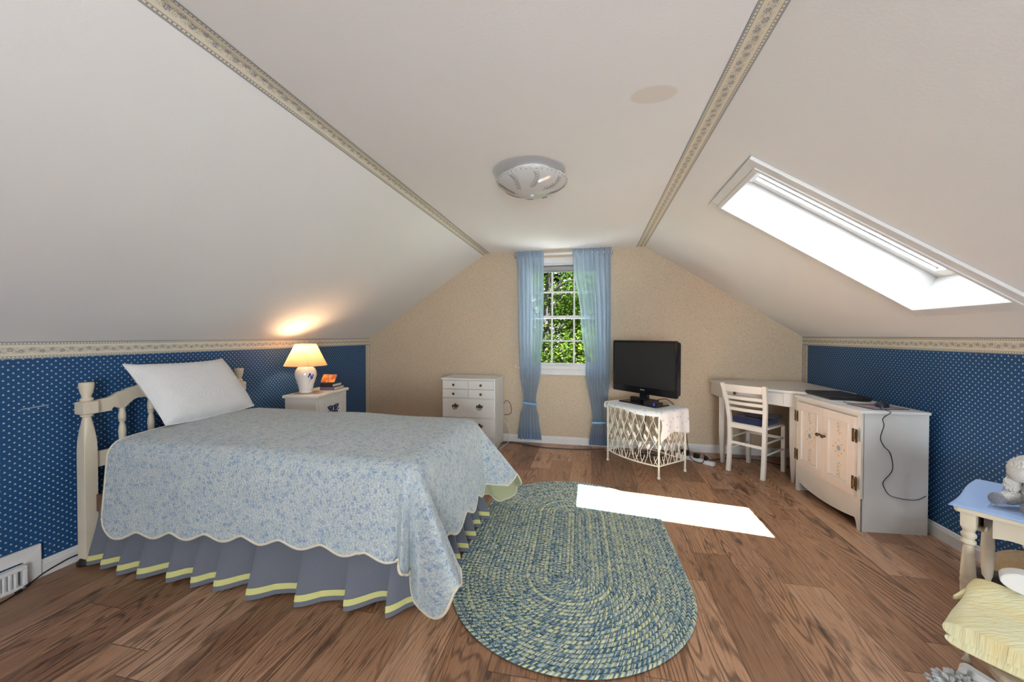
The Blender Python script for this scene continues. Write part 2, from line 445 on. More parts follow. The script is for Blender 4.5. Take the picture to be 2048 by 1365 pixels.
# ------------------------------------------------------------------ camera
f_px, yaw, pitch, roll = 770.0, .2051, .0135, .0012
cam = bpy.data.cameras.new('camera'); cam.sensor_width = 36; cam.lens = f_px/2048*36; cam.clip_start = .02; cam.clip_end = 200
co = bpy.data.objects.new('camera', cam); COL.objects.link(co); sc.camera = co
cy, sy, cp, sp = math.cos(yaw), math.sin(yaw), math.cos(pitch), math.sin(pitch)
fwd = Vector((-sy, cy, 0)); rgt = Vector((cy, sy, 0)); upv = Vector((0, 0, 1))
w_ = fwd*cp - upv*sp; u_ = upv*cp + fwd*sp
r3 = rgt*math.cos(roll) + u_*math.sin(roll); u3 = u_*math.cos(roll) - rgt*math.sin(roll)
mw = Matrix((( r3.x, u3.x, -w_.x, 0), (r3.y, u3.y, -w_.y, 0), (r3.z, u3.z, -w_.z, CAMH), (0, 0, 0, 1)))
co.matrix_world = mw
def at(px, py, axis, val):
    """point of the room seen at a pixel of the 2048x1365 photo, on the plane axis = val"""
    d = r3*((px-1024)/f_px) + u3*((682.5-py)/f_px) + w_
    o = Vector((0, 0, CAMH)); i = 'xyz'.index(axis)
    return o + d*((val-o[i])/d[i])

# ------------------------------------------------------------------ room shell
def quad(mb, a, b, c, d, uvs=None): mb.add([a, b, c, d], [(0, 1, 2, 3)], uvs)
struct('floor', MB().bx(XL-.15, XR+.15, YN-.15, YF+.15, -.12, 0), FLOOR)
struct('ceiling', MB().bx(CXL-.03, CXR+.03, YN-.1, YF+.1, CZ, CZ+.1), CEIL)
# left slope (a slab with a sloping inner face)
def slab(p0, p1, y0, y1, t, mb):
    """p0,p1: (x,z) ends; slab thickened outwards"""
    d = Vector((p1[0]-p0[0], p1[1]-p0[1])).normalized(); nrm = Vector((-d.y, d.x))
    if nrm.y < 0: nrm = -nrm
    vs = []
    for y in (y0, y1):
        for (x, z), k in ((p0, 0), (p1, 0), (p1, t), (p0, t)):
            vs.append((x+nrm.x*k, y, z+nrm.y*k))
    return mb.add(vs, [(0,1,2,3), (7,6,5,4), (0,4,5,1), (1,5,6,2), (2,6,7,3), (3,7,4,0)])
ang = math.atan2(CZ-KL, CXL-XL)
struct('ceiling_left', slab((XL, KL), (CXL, CZ), YN-.1, YF+.1, .1, MB()), CEIL)
# right slope with the skylight hole
sx0, sx1, syA, syB = .79, 1.79, 2.075, 2.605       # hole in room coordinates (x, y)
tanR = (CZ-KR)/(CXR-XR)                            # negative
def zR(x): return KR + (x-XR)*tanR
dR = Vector((XR-CXR, 0, KR-CZ)).normalized(); nR = Vector((-dR.z, 0, dR.x));
if nR.z < 0: nR = -nR
mb = MB()
hp = .012
for (xa, xb, ya, yb) in ((CXR, XR, YN-.1, syA-hp), (CXR, XR, syB+hp, YF+.1), (CXR, sx0-hp, syA-hp, syB+hp), (sx1+hp, XR, syA-hp, syB+hp)):
    slab((xa, zR(xa)), (xb, zR(xb)), ya, yb, .1, mb)
struct('ceiling_right', mb, CEIL)
# knee walls, papered: the face carries UVs in metres
def papered(name, x, h, out):
    mb = MB(); y0, y1 = YN-.1, YF+.1
    fs = [(0, 1, 2, 3)]
    vs = [(x, y0, -.02), (x, y1, -.02), (x, y1, h), (x, y0, h)]
    uvs = [(y0, 0), (y1, 0), (y1, h), (y0, h)]
    mb.add(vs, fs, uvs)
    vb = [(x+out, p[1], p[2]) for p in vs]
    mb.add(vs + vb, [(4,7,6,5), (0,4,5,1), (1,5,6,2), (2,6,7,3), (3,7,4,0)], [(p[1], p[2]) for p in vs+vb])
    return struct(name, mb, BLUEP)
papered('wall_left', XL, KL, -.1); papered('wall_right', XR, KR, .1)
# gable walls
wx0, wx1, wz0, wz1 = -.735, .085, .865, 2.035      # far window opening
def gable(name, y, t, hole, mat):
    mb = MB(); x0, x1, z0, z1 = hole
    def zt(x): return min(CZ, KL+(x-XL)*math.tan(ang), zR(x)) if True else 0
    def fr(a, b, h): return (a, y+h, b)
    top = [(XL, KL), (CXL, CZ), (CXR, CZ), (XR, KR)]
    ps = [[(XL, -.02), (x0, -.02), (x0, zt(x0)), (CXL, CZ), (XL, KL)],
          [(x1, -.02), (XR, -.02), (XR, KR), (CXR, CZ), (x1, CZ)],
          [(x0, -.02), (x1, -.02), (x1, z0), (x0, z0)],
          [(x0, z1), (x1, z1), (x1, CZ), (x0, CZ)]]
    for p in ps: mb.prism(p, fr, t)
    return struct(name, mb, mat)
gable('wall_far', YF, .13, (wx0, wx1, wz0, wz1), BEIGE)
rw = (.10, 1.32, .40, 1.62)  # opening for the added window behind the camera
gable('wall_near', YN-.13, .13, rw, BEIGE)

# baseboards with a moulded cap
def baseboard(name, a, b, nrm):
    prof = [(0, 0), (.013, 0), (.013, .062), (.010, .068), (.010, .074), (.006, .082), (0, .084)]
    a, b, n = Vector(a), Vector(b), Vector(nrm); mb = MB()
    k = len(prof)
    vs = [tuple(p + n*o + Vector((0, 0, h))) for p in (a, b) for o, h in prof]
    fs = [(i, i+1, k+i+1, k+i) for i in range(k-1)] + [tuple(range(k))[::-1], tuple(range(k, 2*k))]
    mb.add(vs, fs); return struct(name, mb, TRIMW)
baseboard('baseboard_left', (XL, YN, 0), (XL, YF, 0), (1, 0, 0))
baseboard('baseboard_right', (XR, YN, 0), (XR, YF, 0), (-1, 0, 0))
baseboard('baseboard_far', (XL, YF, 0), (XR, YF, 0), (0, -1, 0))
baseboard('baseboard_near', (XL, YN, 0), (XR, YN, 0), (0, 1, 0))
# wallpaper borders: thin paper strips
def strip(name, sections, y0, y1):
    """sections: list of (x,z,v) across the strip, run along y"""
    mb = MB(); n = len(sections)
    vs = [(x, y, z) for y in (y0, y1) for x, z, v in sections]
    uv = [(y, v) for y in (y0, y1) for x, z, v in sections]
    mb.add(vs, [(i, i+1, n+i+1, n+i) for i in range(n-1)], uv)
    return struct(name, mb, BORDER)
e = .0015
ca, sa = math.cos(ang), math.sin(ang)
strip('trim_1', [(CXL-.041*ca, CZ-.041*sa-e, 0), (CXL, CZ-e, .49), (CXL+.043, CZ-e, 1)], YN, YF)
strip('trim_2', [(CXR-.09, CZ-e, 0), (CXR, CZ-e, 1)], YN, YF)
strip('trim_3', [(XL+e, KL-.084, 0), (XL+e, KL, 1)], YN, YF-.001)
strip('trim_4', [(XR-e, KR-.084, 0), (XR-e, KR, 1)], YN, YF-.001)
def vstrip(name, x, y0, y1, z0, z1):
    mb = MB(); mb.add([(x, y0, z0), (x, y1, z0), (x, y1, z1), (x, y0, z1)], [(0, 1, 2, 3)], [(z0, 0), (z0, 1), (z1, 1), (z1, 0)])
    return struct(name, mb, BORDER)
vstrip('trim_5', XL+e, YF-.09, YF-.001, .084, KL-.084); vstrip('trim_6', XR-e, YF-.105, YF-.001, .084, KR-.084)

# ------------------------------------------------------------------ far window
win = bpy.data.objects.new('window_1', None); COL.objects.link(win); win.location = ((wx0+wx1)/2, YF, wz0); win['kind'] = 'structure'
def wp(name, mb, mat, parent=win, **k): return mk(name, mb, mat, parent, world=True, **k)
mb = MB()
cw = .068
mb.bx(wx0-cw, wx0, YF-.018, YF, wz0-.01, wz1+cw); mb.bx(wx1, wx1+cw, YF-.018, YF, wz0-.01, wz1+cw); mb.bx(wx0-cw, wx1+cw, YF-.02, YF, wz1, wz1+cw)
wp('casing', mb, TRIMW, bevel=.004)
mb = MB(); mb.bx(wx0, wx0+.02, YF, YF+.13, wz0, wz1); mb.bx(wx1-.02, wx1, YF, YF+.13, wz0, wz1); mb.bx(wx0+.02, wx1-.02, YF, YF+.13, wz1-.02, wz1); mb.bx(wx0+.02, wx1-.02, YF, YF+.13, wz0, wz0+.018)
wp('jamb', mb, TRIMW)
wp('window_sill', MB().bx(wx0-cw-.02, wx1+cw+.02, YF-.045, YF+.02, wz0-.018, wz0+.004), TRIMW, bevel=.005)
wp('apron', MB().bx(wx0-cw, wx1+cw, YF-.016, YF, wz0-.085, wz0-.018), TRIMW, bevel=.004)
ix0, ix1 = wx0+.02, wx1-.02
def sash(name, z0, z1, y, bot, top, mz):
    s = MB(); w = .032
    s.bx(ix0, ix0+w, y, y+.03, z0, z1); s.bx(ix1-w, ix1, y, y+.03, z0, z1)
    s.bx(ix0+w, ix1-w, y, y+.03, z0, z0+bot); s.bx(ix0+w, ix1-w, y, y+.03, z1-top, z1)
    o = wp(name, s, TRIMW, bevel=.003)
    m = MB()
    for x in (-.452, -.201): m.bx(x-.009, x+.009, y+.006, y+.024, z0+bot, z1-top)
    xs = [ix0+w, -.461, -.443, -.210, -.192, ix1-w]
    for k in (0, 2, 4): m.bx(xs[k], xs[k+1], y+.006, y+.024, mz-.009, mz+.009)
    mk('muntin', m, TRIMW, o, world=True)
    mk('pane', MB().bx(ix0+w, ix1-w, y+.013, y+.016, z0+bot, z1-top), GLASS, o, world=True)
    return o
lo = sash('lower_sash', wz0+.018, 1.450, YF+.045, .028, .032, 1.163)
sash('upper_sash', 1.416, wz1-.02, YF+.078, .032, .03, 1.722)
mk('sash_lift', MB().box((-.33, YF+.036, wz0+.038), (.10, .014, .010)), TRIMW, lo, world=True, bevel=.003)
g = G('grey_roller_shade'); g.set(col=(.30, .30, .30), rough=.8); SHADEM = g.m
mb = MB(); mb.bx(ix0+.004, ix1-.004, YF+.030, YF+.034, 1.948, wz1-.02); mb.bx(ix0+.004, ix1-.004, YF+.026, YF+.038, 1.940, 1.952)
rb = wp('roller_blind', mb, SHADEM)
mk('blind_roll', MB().tube([(ix0+.004, YF+.028, wz1-.046), (ix1-.004, YF+.028, wz1-.046)], .024, 14), SHADEM, rb, world=True, smooth=60)

# ------------------------------------------------------------------ skylight
sky = bpy.data.objects.new('window_2', None); COL.objects.link(sky); sky.location = ((sx0+sx1)/2, (syA+syB)/2, zR((sx0+sx1)/2)); sky['kind'] = 'structure'
def SP(x, y, n): # point on the slope at plan x, raised outward by n
    return Vector((x, y, zR(x))) + nR*n
def skbox(mb, xa, xb, ya, yb, n0, n1):
    vs = [SP(x, y, n) for n in (n0, n1) for x, y in ((xa, ya), (xb, ya), (xb, yb), (xa, yb))]
    return mb.add(vs, [(3,2,1,0),(4,5,6,7),(0,1,5,4),(1,2,6,5),(2,3,7,6),(3,0,4,7)])
c1 = .062; c2 = .066
mb = MB()
for a in ((sx0-c1, sx1+c1, syA-c2, syA), (sx0-c1, sx1+c1, syB, syB+c2), (sx0-c1, sx0, syA, syB), (sx1, sx1+c1, syA, syB)): skbox(mb, *a, -.016, 0)
for a in ((sx0-.022, sx1+.022, syA-.022, syA), (sx0-.022, sx1+.022, syB, syB+.022), (sx0-.022, sx0, syA, syB), (sx1, sx1+.022, syA, syB)): skbox(mb, *a, -.022, -.016)
mk('casing', mb, TRIMW, sky, world=True, bevel=.003)
SD = .27
mb = MB(); t = .02
skbox(mb, sx0-t, sx1+t, syA-t, syA, 0, SD); skbox(mb, sx0-t, sx1+t, syB, syB+t, 0, SD); skbox(mb, sx0-t, sx0, syA, syB, 0, SD); skbox(mb, sx1, sx1+t, syA, syB, 0, SD)
mk('shaft', mb, TRIMW, sky, world=True)
mb = MB(); w = .045; a0, a1 = SD-.075, SD
for a in ((sx0, sx1, syA, syA+w), (sx0, sx1, syB-w, syB), (sx0, sx0+w, syA+w, syB-w), (sx1-w, sx1, syA+w, syB-w)): skbox(mb, *a, a0, a1)
so = mk('sash_frame', mb, WHITE2, sky, world=True, bevel=.004)
mb = MB()
for a in ((sx0+w, sx1-w, syA+w, syA+w+.012), (sx0+w, sx1-w, syB-w-.012, syB-w)): skbox(mb, *a, a0+.02, a0+.045)
mk('glazing_bead', mb, SILVER, sky, world=True)
mk('pane', skbox(MB(), sx0+w, sx1-w, syA+w, syB-w, SD-.02, SD-.015), GLASS, so, world=True)
mb = MB(); skbox(mb, sx0+.004, sx0+.05, syB-.20, syB-.05, a0-.03, a0)
mk('sash_latch', mb, SILVER, sky, world=True, bevel=.003)

# unseen window, added behind the camera as a source of fill light
nw = bpy.data.objects.new('added_window', None); COL.objects.link(nw); nw.location = ((rw[0]+rw[1])/2, YN, rw[2]); nw['kind'] = 'structure'
mb = MB(); x0, x1, z0, z1 = rw; 
for a in ((x0-.07, x0, z0-.07, z1+.07), (x1, x1+.07, z0-.07, z1+.07), (x0, x1, z1, z1+.07), (x0, x1, z0-.07, z0), ((x0+x1)/2-.02, (x0+x1)/2+.02, z0, z1)): mb.bx(a[0], a[1], YN, YN+.02, a[2], a[3])
mk('casing', mb, TRIMW, nw, world=True)
mk('pane', MB().bx(x0, x1, YN-.07, YN-.065, z0, z1), GLASS, nw, world=True)

# ================================================================== BED
bed = thing('bed', 'cream painted single bed with turned posts along the left wall', 'bed', (-1.7, 1.995, 0))
PY = (1.545, 2.450); PX = -2.64
for y in PY:
    prof = [(.0285, .035, 30), (.0285, .60, 30), (.0275, .66, 14), (.024, .72, 4), (.018, .775, 2), (.017, .784, 2), (.0235, .787, 2), (.0255, .792, 2), (.0235, .797, 2),
            (.026, .799, 8), (.0325, .804, 30), (.0325, .864, 30), (.026, .869, 8)]
    p = mk('headboard_post', MB().lathe(prof, (PX, y, 0), 32), CREAM, bed, world=True, smooth=35)
    mk('finial', MB().lathe([(.022, .869), (.0255, .872), (.0265, .878), (.0245, .884), (.019, .888), (.0185, .895), (.024, .912), (.0285, .935), (.0305, .953), (.030, .965), (.027, .969), (0, .969)], (PX, y, 0), 28), CREAM, p, world=True, smooth=40)
    mk('caster_cup', MB().lathe([(.045, 0), (.047, .012), (.040, .022), (.030, .036), (0, .036)], (PX, y, 0), 20), plain('dark_glide', (.02, .012, .008), .5) if y == PY[0] else bpy.data.materials['dark_glide'], p, world=True, smooth=40)
ym = sum(PY)/2; half = (PY[1]-PY[0])/2 - .028
SPN = [ym-.295, ym-.148, ym, ym+.148, ym+.295]
def rtop(y):
    d = abs(y-ym)/half
    return interp([(0, .955), (.35, .945), (.60, .918), (.72, .900), (.86, .874), (1, .868)], d)
def rbot(y):
    d = abs(y-ym)/half
    b = interp([(0, .862), (.30, .850), (.55, .825), (.70, .806), (.85, .800), (1, .798)], d)
    k = min(abs(y-s) for s in SPN)
    if abs(y-ym) < .345: b += .026*min(1, max(0, (k-.018))/.05)**.6
    return b
n = 60
ys = [ym-half+2*half*i/n for i in range(n+1)]
poly = [(y, rtop(y)) for y in ys] + [(y, rbot(y)) for y in reversed(ys)]
mb = MB()
for i in range(n):
    a, b = ys[i], ys[i+1]
    q = [(a, rbot(a)), (b, rbot(b)), (b, rtop(b)), (a, rtop(a))]
    mb.add([(PX+h, y, z) for h in (-.011, .011) for y, z in q], [(0,1,2,3)[::-1], (4,5,6,7), (0,1,5,4), (2,3,7,6)])
mk('headboard_rail', mb, CREAM, bed, world=True, smooth=30)
mk('lower_rail', MB().box((PX, ym, .545), (.022, 2*half, .085)), CREAM, bed, world=True, bevel=.003)
for s in SPN:
    z1 = rbot(s)+.004; z0 = .586; h = z1-z0
    pr = [(.012, 0), (.013, .03), (.010, .08), (.015, .22), (.018, .38), (.0155, .50), (.010, .60), (.0125, .625), (.016, .64), (.0165, .66), (.0125, .675), (.0165, .69), (.017, .72), (.0175, .80), (.013, .92), (.010, 1)]
    mk('spindle', MB().lathe([(r, z0+z*h) for r, z in pr], (PX, s, 0), 20), CREAM, bed, world=True, smooth=50)
for y in (1.568, 2.43):
    mk('side_rail', MB().box(((-2.60-.80)/2, y, .32), (1.80, .022, .09)), WOODB, bed, world=True)
for y in (1.60, 2.39):
    mk('leg', MB().lathe([(.028, 0), (.030, .03), (.020, .05), (.024, .21), (0, .21)], (-.86, y, 0), 16), bpy.data.materials['dark_glide'], bed, world=True, smooth=40)
mk('box_spring', MB().bx(-2.53, -.82, 1.58, 2.42, .21, .385), SHEET, bed, world=True, bevel=.02)
mb = MB(); mb.blob((-1.695, 1.985, .525), (.88, .452, .140), e=7, nu=64, nv=24)
solo('mattress', mb, SHEET, 'white mattress showing between the headboard post and the floral quilt', 'mattress', smooth=170)

# ------------------------------------------------------------------ quilt
xh, xf, yn, yf, zt, RQ = -2.40, -.705, 1.480, 2.475, .705, .09
def hang(s, tilt, Rr=RQ):
    th = min(s/Rr, pi/2-tilt)
    o = Rr*math.sin(th); d = Rr*(1-math.cos(th)); r = max(0, s-Rr*(pi/2-tilt))
    return o + r*math.sin(tilt), d + r*math.cos(tilt)
def qpos(a, b):
    xe, y0, y1 = xf-RQ, yn+RQ, yf-RQ
    da = max(0, a-xe); dbn = max(0, y0-b); dbf = max(0, b-y1); db = max(dbn, dbf); sg = -1 if dbn > 0 else 1
    # gentle crown and sag of the top, rising under the pillow end
    zz = zt - .020*abs((min(max(b, y0), y1)-1.98)/.4)**2.2 - .010*max(0, (min(a, xe)+1.6)/.75)**2 + .004*math.sin(a*9)*math.sin(b*7+1)
    if da == 0 and db == 0: return Vector((a, b, zz))
    r = math.hypot(da, db); ph = math.atan2(da, db)             # 0 = straight off the long side, 90deg = off the foot
    if db == 0: ph = pi/2
    q = ph/(pi/2)
    t_side = .075 + .02*math.sin(a*4.1+.6); t_foot = .14 + .04*math.sin(b*7.0)
    if sg < 0:
        if da > 0 and db > 0:
            tilt = interp([(0, t_side), (.08, .13), (.17, .22), (.26, .06), (.36, -.12), (.50, .10), (.64, .62), (.80, .52), (1, t_foot)], q)
        else: tilt = t_side if da == 0 else t_foot
    else:
        if da > 0 and db > 0:
            tilt = interp([(0, .05), (.30, .30), (.52, .60), (.70, .66), (.86, .44), (1, t_foot)], q)
        else: tilt = .05 if da == 0 else t_foot
    if da == 0: tilt += .05*max(0, 1-abs(a-xe)/.10)*0 + .012*math.sin(a*13+1)
    o, d = hang(r, max(0, tilt) if tilt > 0 else 0)
    if tilt < 0: o -= max(0, r-.16)*(-tilt)
    dx, dy = da/r, db/r
    return Vector((min(a, xe)+dx*o, (min(max(b, y0), y1)) + sg*dy*o, max(.018, zz-d)))
def hemn(a):   # overhang on the near side, scalloped
    L = .530 - .075*min(1, (a-xh)/.9)
    sc_ = .030*(.5-.5*math.cos(2*pi*(a-xh)/.208))**.8
    head = max(0, .075-(a-xh)); L -= (.075-math.sqrt(max(0, .075**2-head**2)))*.9
    return L - .030 + sc_
def hemf(b):
    return .465 + .045*(.5-.5*math.cos(2*pi*(b-yn+.02)/.235))**.8
B0, B1 = yn+RQ-.50, yf-RQ+.60
def A_end(b):
    L = xf-RQ+hemf(b)
    for bb, rc in ((B0, .10), (B1, .12)):
        d = abs(b-bb)
        if d < rc: L -= rc - math.sqrt(rc*rc-(rc-d)**2)
    return L
def qab(u, v):
    # v across the bed, u along it
    bm = lerp(B0, B1, v)
    ae = A_end(bm)
    a = lerp(xh, ae, u)
    b0 = yn+RQ-hemn(min(a, xf+.25)); 
    if a > xf+.05: b0 = yn+RQ-hemn(a)-.035*min(1, (a-xf-.05)/.2)
    b1 = B1 - .02*abs(math.sin(pi*a/.21))
    return a, lerp(b0, b1, v)
NU, NV = 190, 150
UU = [i/NU for i in range(NU+1)]; VV = [j/NV for j in range(NV+1)]
def quilt_layer(off):
    pos = [[qpos(*qab(u, v)) for v in VV] for u in UU]
    if off:
        out = []
        for i in range(NU+1):
            row = []
            for j in range(NV+1):
                du = pos[min(i+1, NU)][j]-pos[max(i-1, 0)][j]; dv = pos[i][min(j+1, NV)]-pos[i][max(j-1, 0)]
                nn = du.cross(dv)
                nn = nn.normalized() if nn.length > 1e-9 else Vector((0, 0, 1))
                row.append(pos[i][j] - nn*off)
            out.append(row)
        pos = out
    return pos
def gridmesh(pos, uvq, flip=False):
    mb = MB(); W = NV+1
    vs = [p for row in pos for p in row]; uv = [uvq(i, j) for i in range(NU+1) for j in range(NV+1)]
    fs = [(i*W+j, (i+1)*W+j, (i+1)*W+j+1, i*W+j+1) for i in range(NU) for j in range(NV)]
    if flip: fs = [f[::-1] for f in fs]
    return mb.add(vs, fs, uv)
quilt = thing('quilt', 'pale blue floral quilt with scalloped cream edge spread over the bed', 'quilt', (-1.6, 1.98, .69))
P0 = quilt_layer(0); P1 = quilt_layer(.007)
ABS = [[qab(u, v) for v in VV] for u in UU]
mk('quilt_top', gridmesh(P0, lambda i, j: ABS[i][j]), QUILT, quilt, world=True, smooth=175)
mk('lining', gridmesh(P1, lambda i, j: ABS[i][j], True), LINING, quilt, world=True, smooth=175)['label'] = 'pale green lining'
edge = [(P0[i][0]+P1[i][0])/2 for i in range(NU+1)] + [(P0[NU][j]+P1[NU][j])/2 for j in range(1, NV+1)] + [(P0[i][NV]+P1[i][NV])/2 for i in range(NU-1, -1, -1)] + [(P0[0][j]+P1[0][j])/2 for j in range(NV-1, 0, -1)]
mk('binding', MB().tube(edge, .0062, 8, closed=True), BIND, quilt, world=True, smooth=60)['label'] = 'cream bound edge'

# ------------------------------------------------------------------ bed skirt
rs = random.Random(3)
path = []
xs0, xs1, yk0, yk1 = -2.545, -.745, 1.550, 2.50
L1 = xs1-xs0; L2 = yk1-yk0
def skirt_pt(s, t, extra=0):
    """s metres along the frame; t 0 at the top .. 1 at the hem"""
    # irregular pleats
    k = 0; acc = 0
    while acc + PLE[k] < s and k < len(PLE)-1: acc += PLE[k]; k += 1
    p = (s-acc)/PLE[k]
    if p < .05: w = p/.05
    else:
        q_ = (p-.05)/.95; w = .5+.5*math.cos(pi*min(1, q_*1.25)) + .16*math.sin(pi*max(0, q_-.45)/.55)*(1 if k % 3 else -.2)
    out = -.012 + .010*w + t*(.004 + AMP[k]*w*1.45)*min(1, .15+t) + extra
    back = (p-.5)*-.012*t
    z = lerp(.43, .014+.004*math.sin(k*2.3), t)
    if s < L1: return Vector((xs0+s+back - .060*t*max(0, 1-s/.35), yk0-out+.06*max(0, (s-L1+.35)/.35)**2*t, z))
    c = s-L1
    return Vector((xs1+out*.9, yk0+c+back, z))
PLE = [.10, .11, .12, .17, .15, .14, .19, .25, .24, .20]; AMP = [.03, .04, .05, .055, .05, .05, .055, .065, .06, .05]
tot = sum(PLE)
while tot < L1+L2: 
    w = rs.uniform(.135, .21) if tot < L1 else rs.uniform(.10, .14); PLE.append(w); AMP.append(rs.uniform(.045, .075)); tot += w
def skirt_mesh(t0, t1, nt, extra):
    mb = MB(); N = 560; S = [(L1+L2-.003)*i/N for i in range(N+1)]
    vs = [skirt_pt(s, lerp(t0, t1, j/nt), extra) for s in S for j in range(nt+1)]; W = nt+1
    return mb.add(vs, [(i*W+j, i*W+j+1, (i+1)*W+j+1, (i+1)*W+j) for i in range(N) for j in range(nt)])
sk = thing('bed_skirt', 'pleated slate grey bed skirt with a yellow ribbon near its hem', 'bed skirt', (-1.65, 1.99, 0))
mk('skirt_cloth', skirt_mesh(0, 1, 10, 0), SKIRT, sk, world=True, smooth=60)
mk('ribbon', skirt_mesh(.885, .948, 1, .0025), RIBBON, sk, world=True, smooth=60)['label'] = 'yellow ribbon'

# ------------------------------------------------------------------ pillow
BLc, BRc, TLc, TRc = Vector((-2.355, 1.725, .712)), Vector((-2.40, 2.345, .712)), Vector((-2.555, 1.655, 1.058)), Vector((-2.56, 2.245, 1.055))
def pil(side):
    def fn(u, v):
        uu = 2*u-1; vv = 2*v-1
        # edges pulled in between the corners
        du = .030*(1-vv*vv); dv = (.060 if vv > 0 else -.015)*(1-uu*uu)
        U = .5+.5*uu*(1-du*abs(uu)**3*1.4); V = .5+.5*vv*(1-dv*abs(vv)**3*2.2*(1 if vv > 0 else 1.6))
        p = BLc.lerp(BRc, U).lerp(TLc.lerp(TRc, U), V)
        nn = (BRc-BLc).cross(TLc-BLc).normalized()
        if nn.x < 0: nn = -nn
        f = max(0, (1-abs(uu)**3.2))**.5*max(0, (1-abs(vv)**3.2))**.5
        return p + nn*side*(.088 if side > 0 else .07)*f
    return fn
pl = thing('pillow', 'white quilted pillow leaning against the cream headboard', 'pillow', (-2.45, 2.0, .70))
mk('pillow_front', MB().grid(pil(1), 40, 30, lambda u, v: (u*.66, v*.42)), PILLOW, pl, world=True, smooth=175)
mk('pillow_back', MB().grid(pil(-1), 40, 30, lambda u, v: (u*.66, v*.42)), SHEET, pl, world=True, smooth=175)
ring = [pil(1)(i/40, 0) for i in range(40)] + [pil(1)(1, j/30) for j in range(30)] + [pil(1)(1-i/40, 1) for i in range(40)] + [pil(1)(0, 1-j/30) for j in range(30)]
mk('piping', MB().tube(ring, .0045, 6, closed=True), SHEET, pl, world=True, smooth=60)

# ================================================================== NIGHTSTAND
NR = math.radians(8)
ns = thing('nightstand', 'small white nightstand with a cut-out panelled door behind the bed', 'nightstand', (-2.436, 3.058, 0), NR)
# local: front towards +x
mk('cabinet_body', MB().bx(-.14, .135, -.255, .255, .06, .69), WHITEF, ns, bevel=.003)
mk('top', MB().bx(-.155, .155, -.27, .27, .69, .715), WHITEF, ns, bevel=.005)
for x in (-.12, .115):
    for y in (-.235, .235): mk('leg', MB().box((x, y, .03), (.035, .035, .06)), WHITEF, ns)
dr = MB(); 
dr.bx(.136, .150, -.225, -.165, .10, .665); dr.bx(.136, .150, .165, .225, .10, .665); dr.bx(.136, .150, -.165, .165, .60, .665); dr.bx(.136, .150, -.165, .165, .10, .17); dr.bx(.136, .142, -.165, .165, .17, .60)
d = mk('door', dr, WHITE2, ns, bevel=.003)
fm = MB()
def scroll(cx, cz, s, m):
    pts = []
    for i in range(26):
        a = i/25*2.6*pi; r = .004+.026*(1-i/25)
        pts.append((.1445, cx+m*r*math.cos(a)*s, cz+r*math.sin(a)*s))
    fm.tube(pts, .006, 6)
for m in (-1, 1):
    scroll(m*.048, .565, 1.0, m); scroll(m*.048, .515, .9, -m); fm.tube([(.1445, m*.006, .53), (.1445, m*.02, .555), (.1445, m*.012, .59)], .005, 6)
    for z in (.545, .585): fm.blob((.1445, m*.085, z), (.003, .012, .008), nu=10, nv=6)
mk('cut_out', fm, plain('dark_blue_opening', (.012, .018, .09), .6), d, smooth=60)['label'] = 'dark blue scrolled cut-outs'
# ------------------------------------------------------------------ lamp
lx, ly, lz = -2.475, 2.955, .716
lamp = thing('table_lamp', 'lit table lamp with pleated shade and white ginger-jar base on the nightstand', 'lamp', (lx, ly, lz))
CERAM = plain('glazed_ceramic', (.78, .75, .70), .12, coat=.4)
lb = mk('lamp_base', MB().lathe([(.050, 0), (.056, .003), (.057, .012), (.053, .018), (.055, .028), (.064, .070), (.078, .115), (.087, .150), (.088, .170), (.083, .195), (.070, .218), (.050, .234), (.030, .242), (.014, .245), (0, .245)], n=40), CERAM, lamp, smooth=45)
mb = MB(); rr = random.Random(5)
for k in range(6):   # painted sprig: thin raised brush strokes on the side towards the room
    a = -.55 + rr.uniform(-.12, .12); z = .075 + k*.013
    r_ = interp([(.07, .065), (.115, .079), (.15, .0885), (.17, .0895)], z)
    mb.tube([(r_*math.cos(a+q*.08), r_*math.sin(a+q*.08), z+.02*q) for q in (0, .5, 1)], [.0012, .003, .0010], 5)
mk('painted_sprig', mb, plain('olive_glaze', (.16, .15, .07), .3), lb)['label'] = 'painted olive stems'
mb = MB()
for k in range(7):
    a = -.62 + k*.07; z = .150+.018*math.sin(k*1.1); r_ = .0885
    mb.tube([(r_*math.cos(a-.05), r_*math.sin(a-.05), z-.012), (r_*1.01*math.cos(a), r_*1.01*math.sin(a), z), (r_*math.cos(a+.03), r_*math.sin(a+.03), z+.012)], [.002, .006, .002], 6)
mk('painted_flower', mb, plain('cobalt_glaze', (.03, .05, .30), .3), lb)['label'] = 'painted cobalt flower'
mk('lamp_neck', MB().lathe([(.012, .243), (.012, .262), (.016, .266), (.016, .300), (.010, .305), (0, .305)], n=16), BRASS, lamp, smooth=45)
def shade_pt(u, v):
    a = 2*pi*u; r = lerp(.171, .084, v) + .0012*math.cos(a*90); return (r*math.cos(a), r*math.sin(a), lerp(.242, .428, v))
mk('lamp_shade', MB().grid(shade_pt, 540, 6, closeu=True), m_shade(), lamp, smooth=170)
for z, r in ((.242, .171), (.428, .084)):
    mk('shade_trim', MB().tube([(r*math.cos(2*pi*k/48), r*math.sin(2*pi*k/48), z) for k in range(48)], .003, 6, closed=True), m_fabric('shade_trim_%d' % int(z*1000), (.70, .52, .30), (.75, .58, .36)), lamp, smooth=60)
g = G('lit_bulb'); g.set(col=(1, .8, .5), em=(1, .62, .28), ems=7); 
mk('bulb', MB().blob((0, 0, .335), (.027, .027, .034), nu=16, nv=10), g.m, lamp, smooth=170)
L = bpy.data.lights.new('lamp_bulb_light', 'POINT'); L.energy = 3.2; L.color = (1, .63, .34); L.shadow_soft_size = .03
